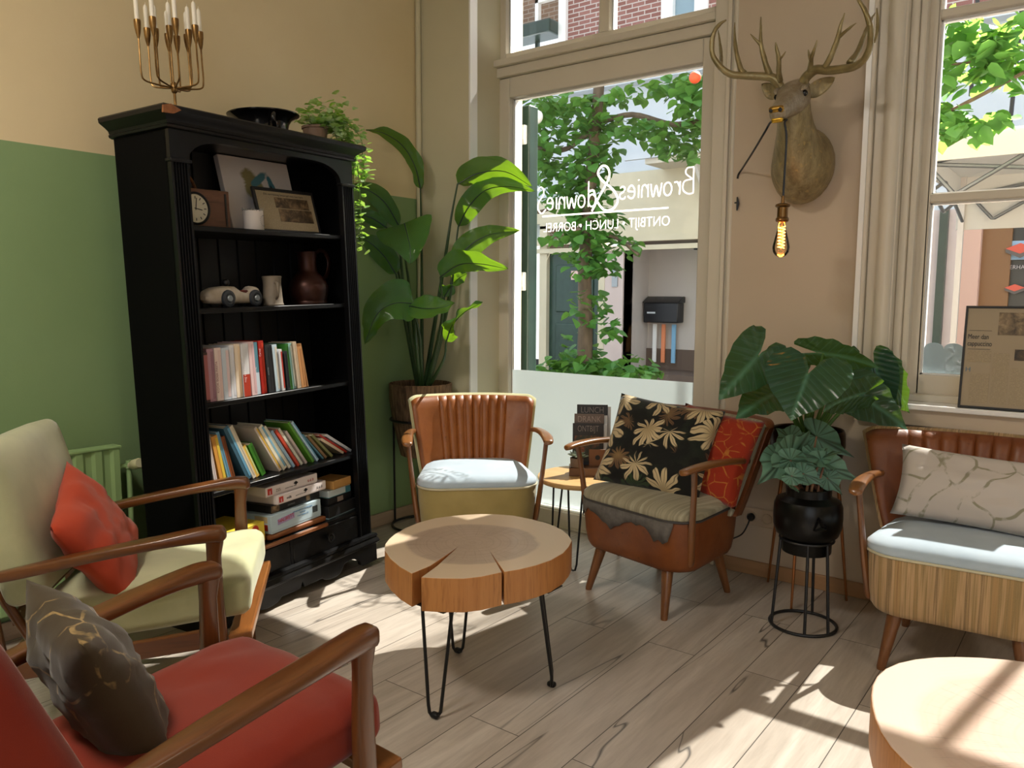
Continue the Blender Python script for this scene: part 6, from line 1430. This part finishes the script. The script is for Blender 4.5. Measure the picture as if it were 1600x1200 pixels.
# ---------------------------------------------------------------- radiator, socket, framed page on the sill
M_rad = plain('pale_green_enamel', '#94b37c', .35)
ra = thing('radiator', 'pale green panel radiator on the green wall left of the bookcase', 'radiator', (-3.2, 0, 0))
bm = nb(); pr = [(.105, .2), (.075, .2), (.075, 1.505), (.105, 1.505)]
y = 1.505
pts = [(.075, y), (.118, y)]
while y > .35:
    y -= .025; pts.append((.118, y)); pts += [(.110, y-.012), (.110, y-.034), (.118, y-.046)]; y -= .046
pts += [(.118, .2), (.075, .2)]
prism(bm, pts, .13, .682); ob('panel', bm, M_rad, ra, sm=False, bev=.003)
bm = nb(); bx(bm, .06, .122, .2, 1.51, .680, .690); bx(bm, .003, .08, .5, .53, .6, .64); bx(bm, .003, .08, 1.2, 1.23, .6, .64); ob('top_grille', bm, M_rad, ra, sm=False, bev=.003)
bm = nb(); tube(bm, [(.095, 1.50, .60), (.095, 1.555, .60)], .010, 10); tube(bm, [(.095, 1.548, .62), (.095, 1.548, .0)], .011, 10); lathe(bm, [(0, 0), (.017, 0), (.017, .02), (0, .02)], 16, o=(.095, 1.548, .59)); ob('pipe', bm, M_rad, ra)
bm = nb(); lathe(bm, [(0, 0), (.014, 0), (.015, .01), (.013, .02), (.020, .03), (.021, .07), (.017, .078), (0, .078)], 18, M=Mx.Translation((.105, 1.55, .60)) @ Mx.Rotation(R(75), 4, 'Y')); ob('valve', bm, plain('ivory_valve', '#c9c6a0', .4), ra)
so_ = thing('wall_socket', 'cream double wall socket with black plug between striped chair and planter', 'socket', (-1.232, 3.515, .275))
M_sock = plain('cream_plastic', '#cdb9a0', .4)
bm = nb(); rbox(bm, .150, .012, .080, .005, (0, -.0065, 0), 8); ob('plate', bm, M_sock, so_)
for x in (-.036, .036):
    bm = nb(); lathe(bm, [(.0, .009), (.019, .009), (.021, .014), (.025, .015), (.026, .008), (.024, .0), (0, 0)], 28, M=Mx.Translation((x, -.008, 0)) @ Mx.Rotation(R(90), 4, 'X')); ob('outlet', bm, M_sock, so_)
pg_ = thing('power_plug', 'black plug with cord in the left outlet of the wall socket', 'plug', (-1.268, 3.50, .275))
bm = nb(); lathe(bm, [(0, -.006), (.017, -.006), (.018, .014), (.013, .022), (0, .024)], 20, M=Mx.Rotation(R(90), 4, 'X')); ob('plug_body', bm, M_black, pg_)
bm = nb(); tube(bm, spline([(0, -.022, -.004), (-.004, -.035, -.03), (-.03, -.035, -.08), (-.09, -.02, -.12), (-.16, -.01, -.15)], 7), .0035, 8); ob('cord', bm, M_black, pg_)
FM = Mx.Translation((-.308, 3.468, .8615)) @ Mx.Rotation(R(2), 4, 'Z') @ Mx.Rotation(R(-11), 4, 'X')
fp = thing('framed_newspaper_page', 'black framed newspaper page leaning on the window sill', 'picture', M=FM)
w_, h_ = .152, .396
bm = nb()
for b in ((-w_, w_, -.008, .008, 0, .008), (-w_, w_, -.008, .008, h_-.008, h_), (-w_, -w_+.008, -.008, .008, .008, h_-.008), (w_-.008, w_, -.008, .008, .008, h_-.008)): bx(bm, *b)
ob('frame', bm, M_black, fp, sm=False)
M_page = newsmat('aged_page', '#a8977a', '#574e42')
bm = nb(); bx(bm, -w_+.008, w_-.008, -.002, .004, .008, h_-.008); pgp = ob('page', bm, plain('page_paper', '#a59479', .5), fp, sm=False)
def pv(n, m, x0, x1, z0, z1):
    bm = nb(); bx(bm, x0, x1, -.0034, -.002, z0, z1); return ob(n, bm, m, pgp, sm=False)
for x0, x1, z0, z1 in ((-.135, -.055, .178, .222), (-.118, -.055, .02, .135), (-.048, .005, .02, .215), (.012, .066, .02, .16), (.072, .135, .02, .16), (.072, .135, .19, .23)): pv('text_column', M_page, x0, x1, z0, z1)
pv('photo', photomat('page_photo', '#3a332b', '#7d6a50', '#b09a78'), -.040, .135, .285, .372); pv('photo', M_photo, .020, .060, .19, .232)
for z in (.300, .228): pv('rule_line', M_dark, -.135, -.060, z, z+.001)
for i, l in enumerate(('Meer dan', 'cappuccino')): text('headline', l, .027, M_dark, pgp, (-.138, -.0036, .268-.027*i), (R(90), 0, 0), align='LEFT', depth=.0002, sx=.68)
text('drop_cap', 'H', .026, plain('blue_cap', '#4d7486', .6), pgp, (-.128, -.0036, .140), (R(90), 0, 0), depth=.0002)

# ---------------------------------------------------------------- light and camera
w = bpy.data.worlds.new('sky'); SC.world = w; w.use_nodes = True
t = w.node_tree; bg = t.nodes['Background']
bg.inputs[0].default_value = (.86, .93, 1.0, 1); bg.inputs[1].default_value = .9
L = bpy.data.lights.new('sun', 'SUN'); L.energy = 31.0; L.angle = R(.6); L.color = (1, .95, .86)
so = bpy.data.objects.new('sun', L); COL.objects.link(so); so.rotation_euler = V((-.1275, -.765, -1)).to_track_quat('-Z', 'Y').to_euler()
for i, (x, y) in enumerate(((-1.9, -.2), (3.0, .2))):
    L = bpy.data.lights.new('cafe_lamp', 'AREA'); L.shape = 'DISK'; L.size = .6; L.energy = 26 if i == 0 else 16; L.color = (1, .90, .78)
    o = bpy.data.objects.new('cafe_lamp', L); COL.objects.link(o); o.location = (x, y, 3.1)
cam = bpy.data.cameras.new('camera'); cam.sensor_width = 36; cam.lens = 1233.8/1600*36; cam.clip_end = 200; cam.clip_start = .02
co = bpy.data.objects.new('camera', cam); COL.objects.link(co); SC.camera = co
RT, UP, FW = V((0.7959, 0.60541, 0.00456)), V((-0.07039, 0.08505, 0.99389)), V((-0.60132, 0.79136, -0.1103))
co.matrix_world = Mx(((RT.x, UP.x, -FW.x, 0), (RT.y, UP.y, -FW.y, 0), (RT.z, UP.z, -FW.z, 1.28), (0, 0, 0, 1)))
SC.view_settings.view_transform = 'Standard'; SC.view_settings.look = 'None'; SC.view_settings.gamma = 1
SC.view_settings.use_curve_mapping = False; SC.view_settings.exposure = 1.02
try:
    SC.cycles.use_denoising = True; SC.cycles.max_bounces = 8; SC.cycles.transparent_max_bounces = 16; SC.cycles.sample_clamp_indirect = 6
    SC.cycles.caustics_reflective = False; SC.cycles.caustics_refractive = False
except Exception: pass
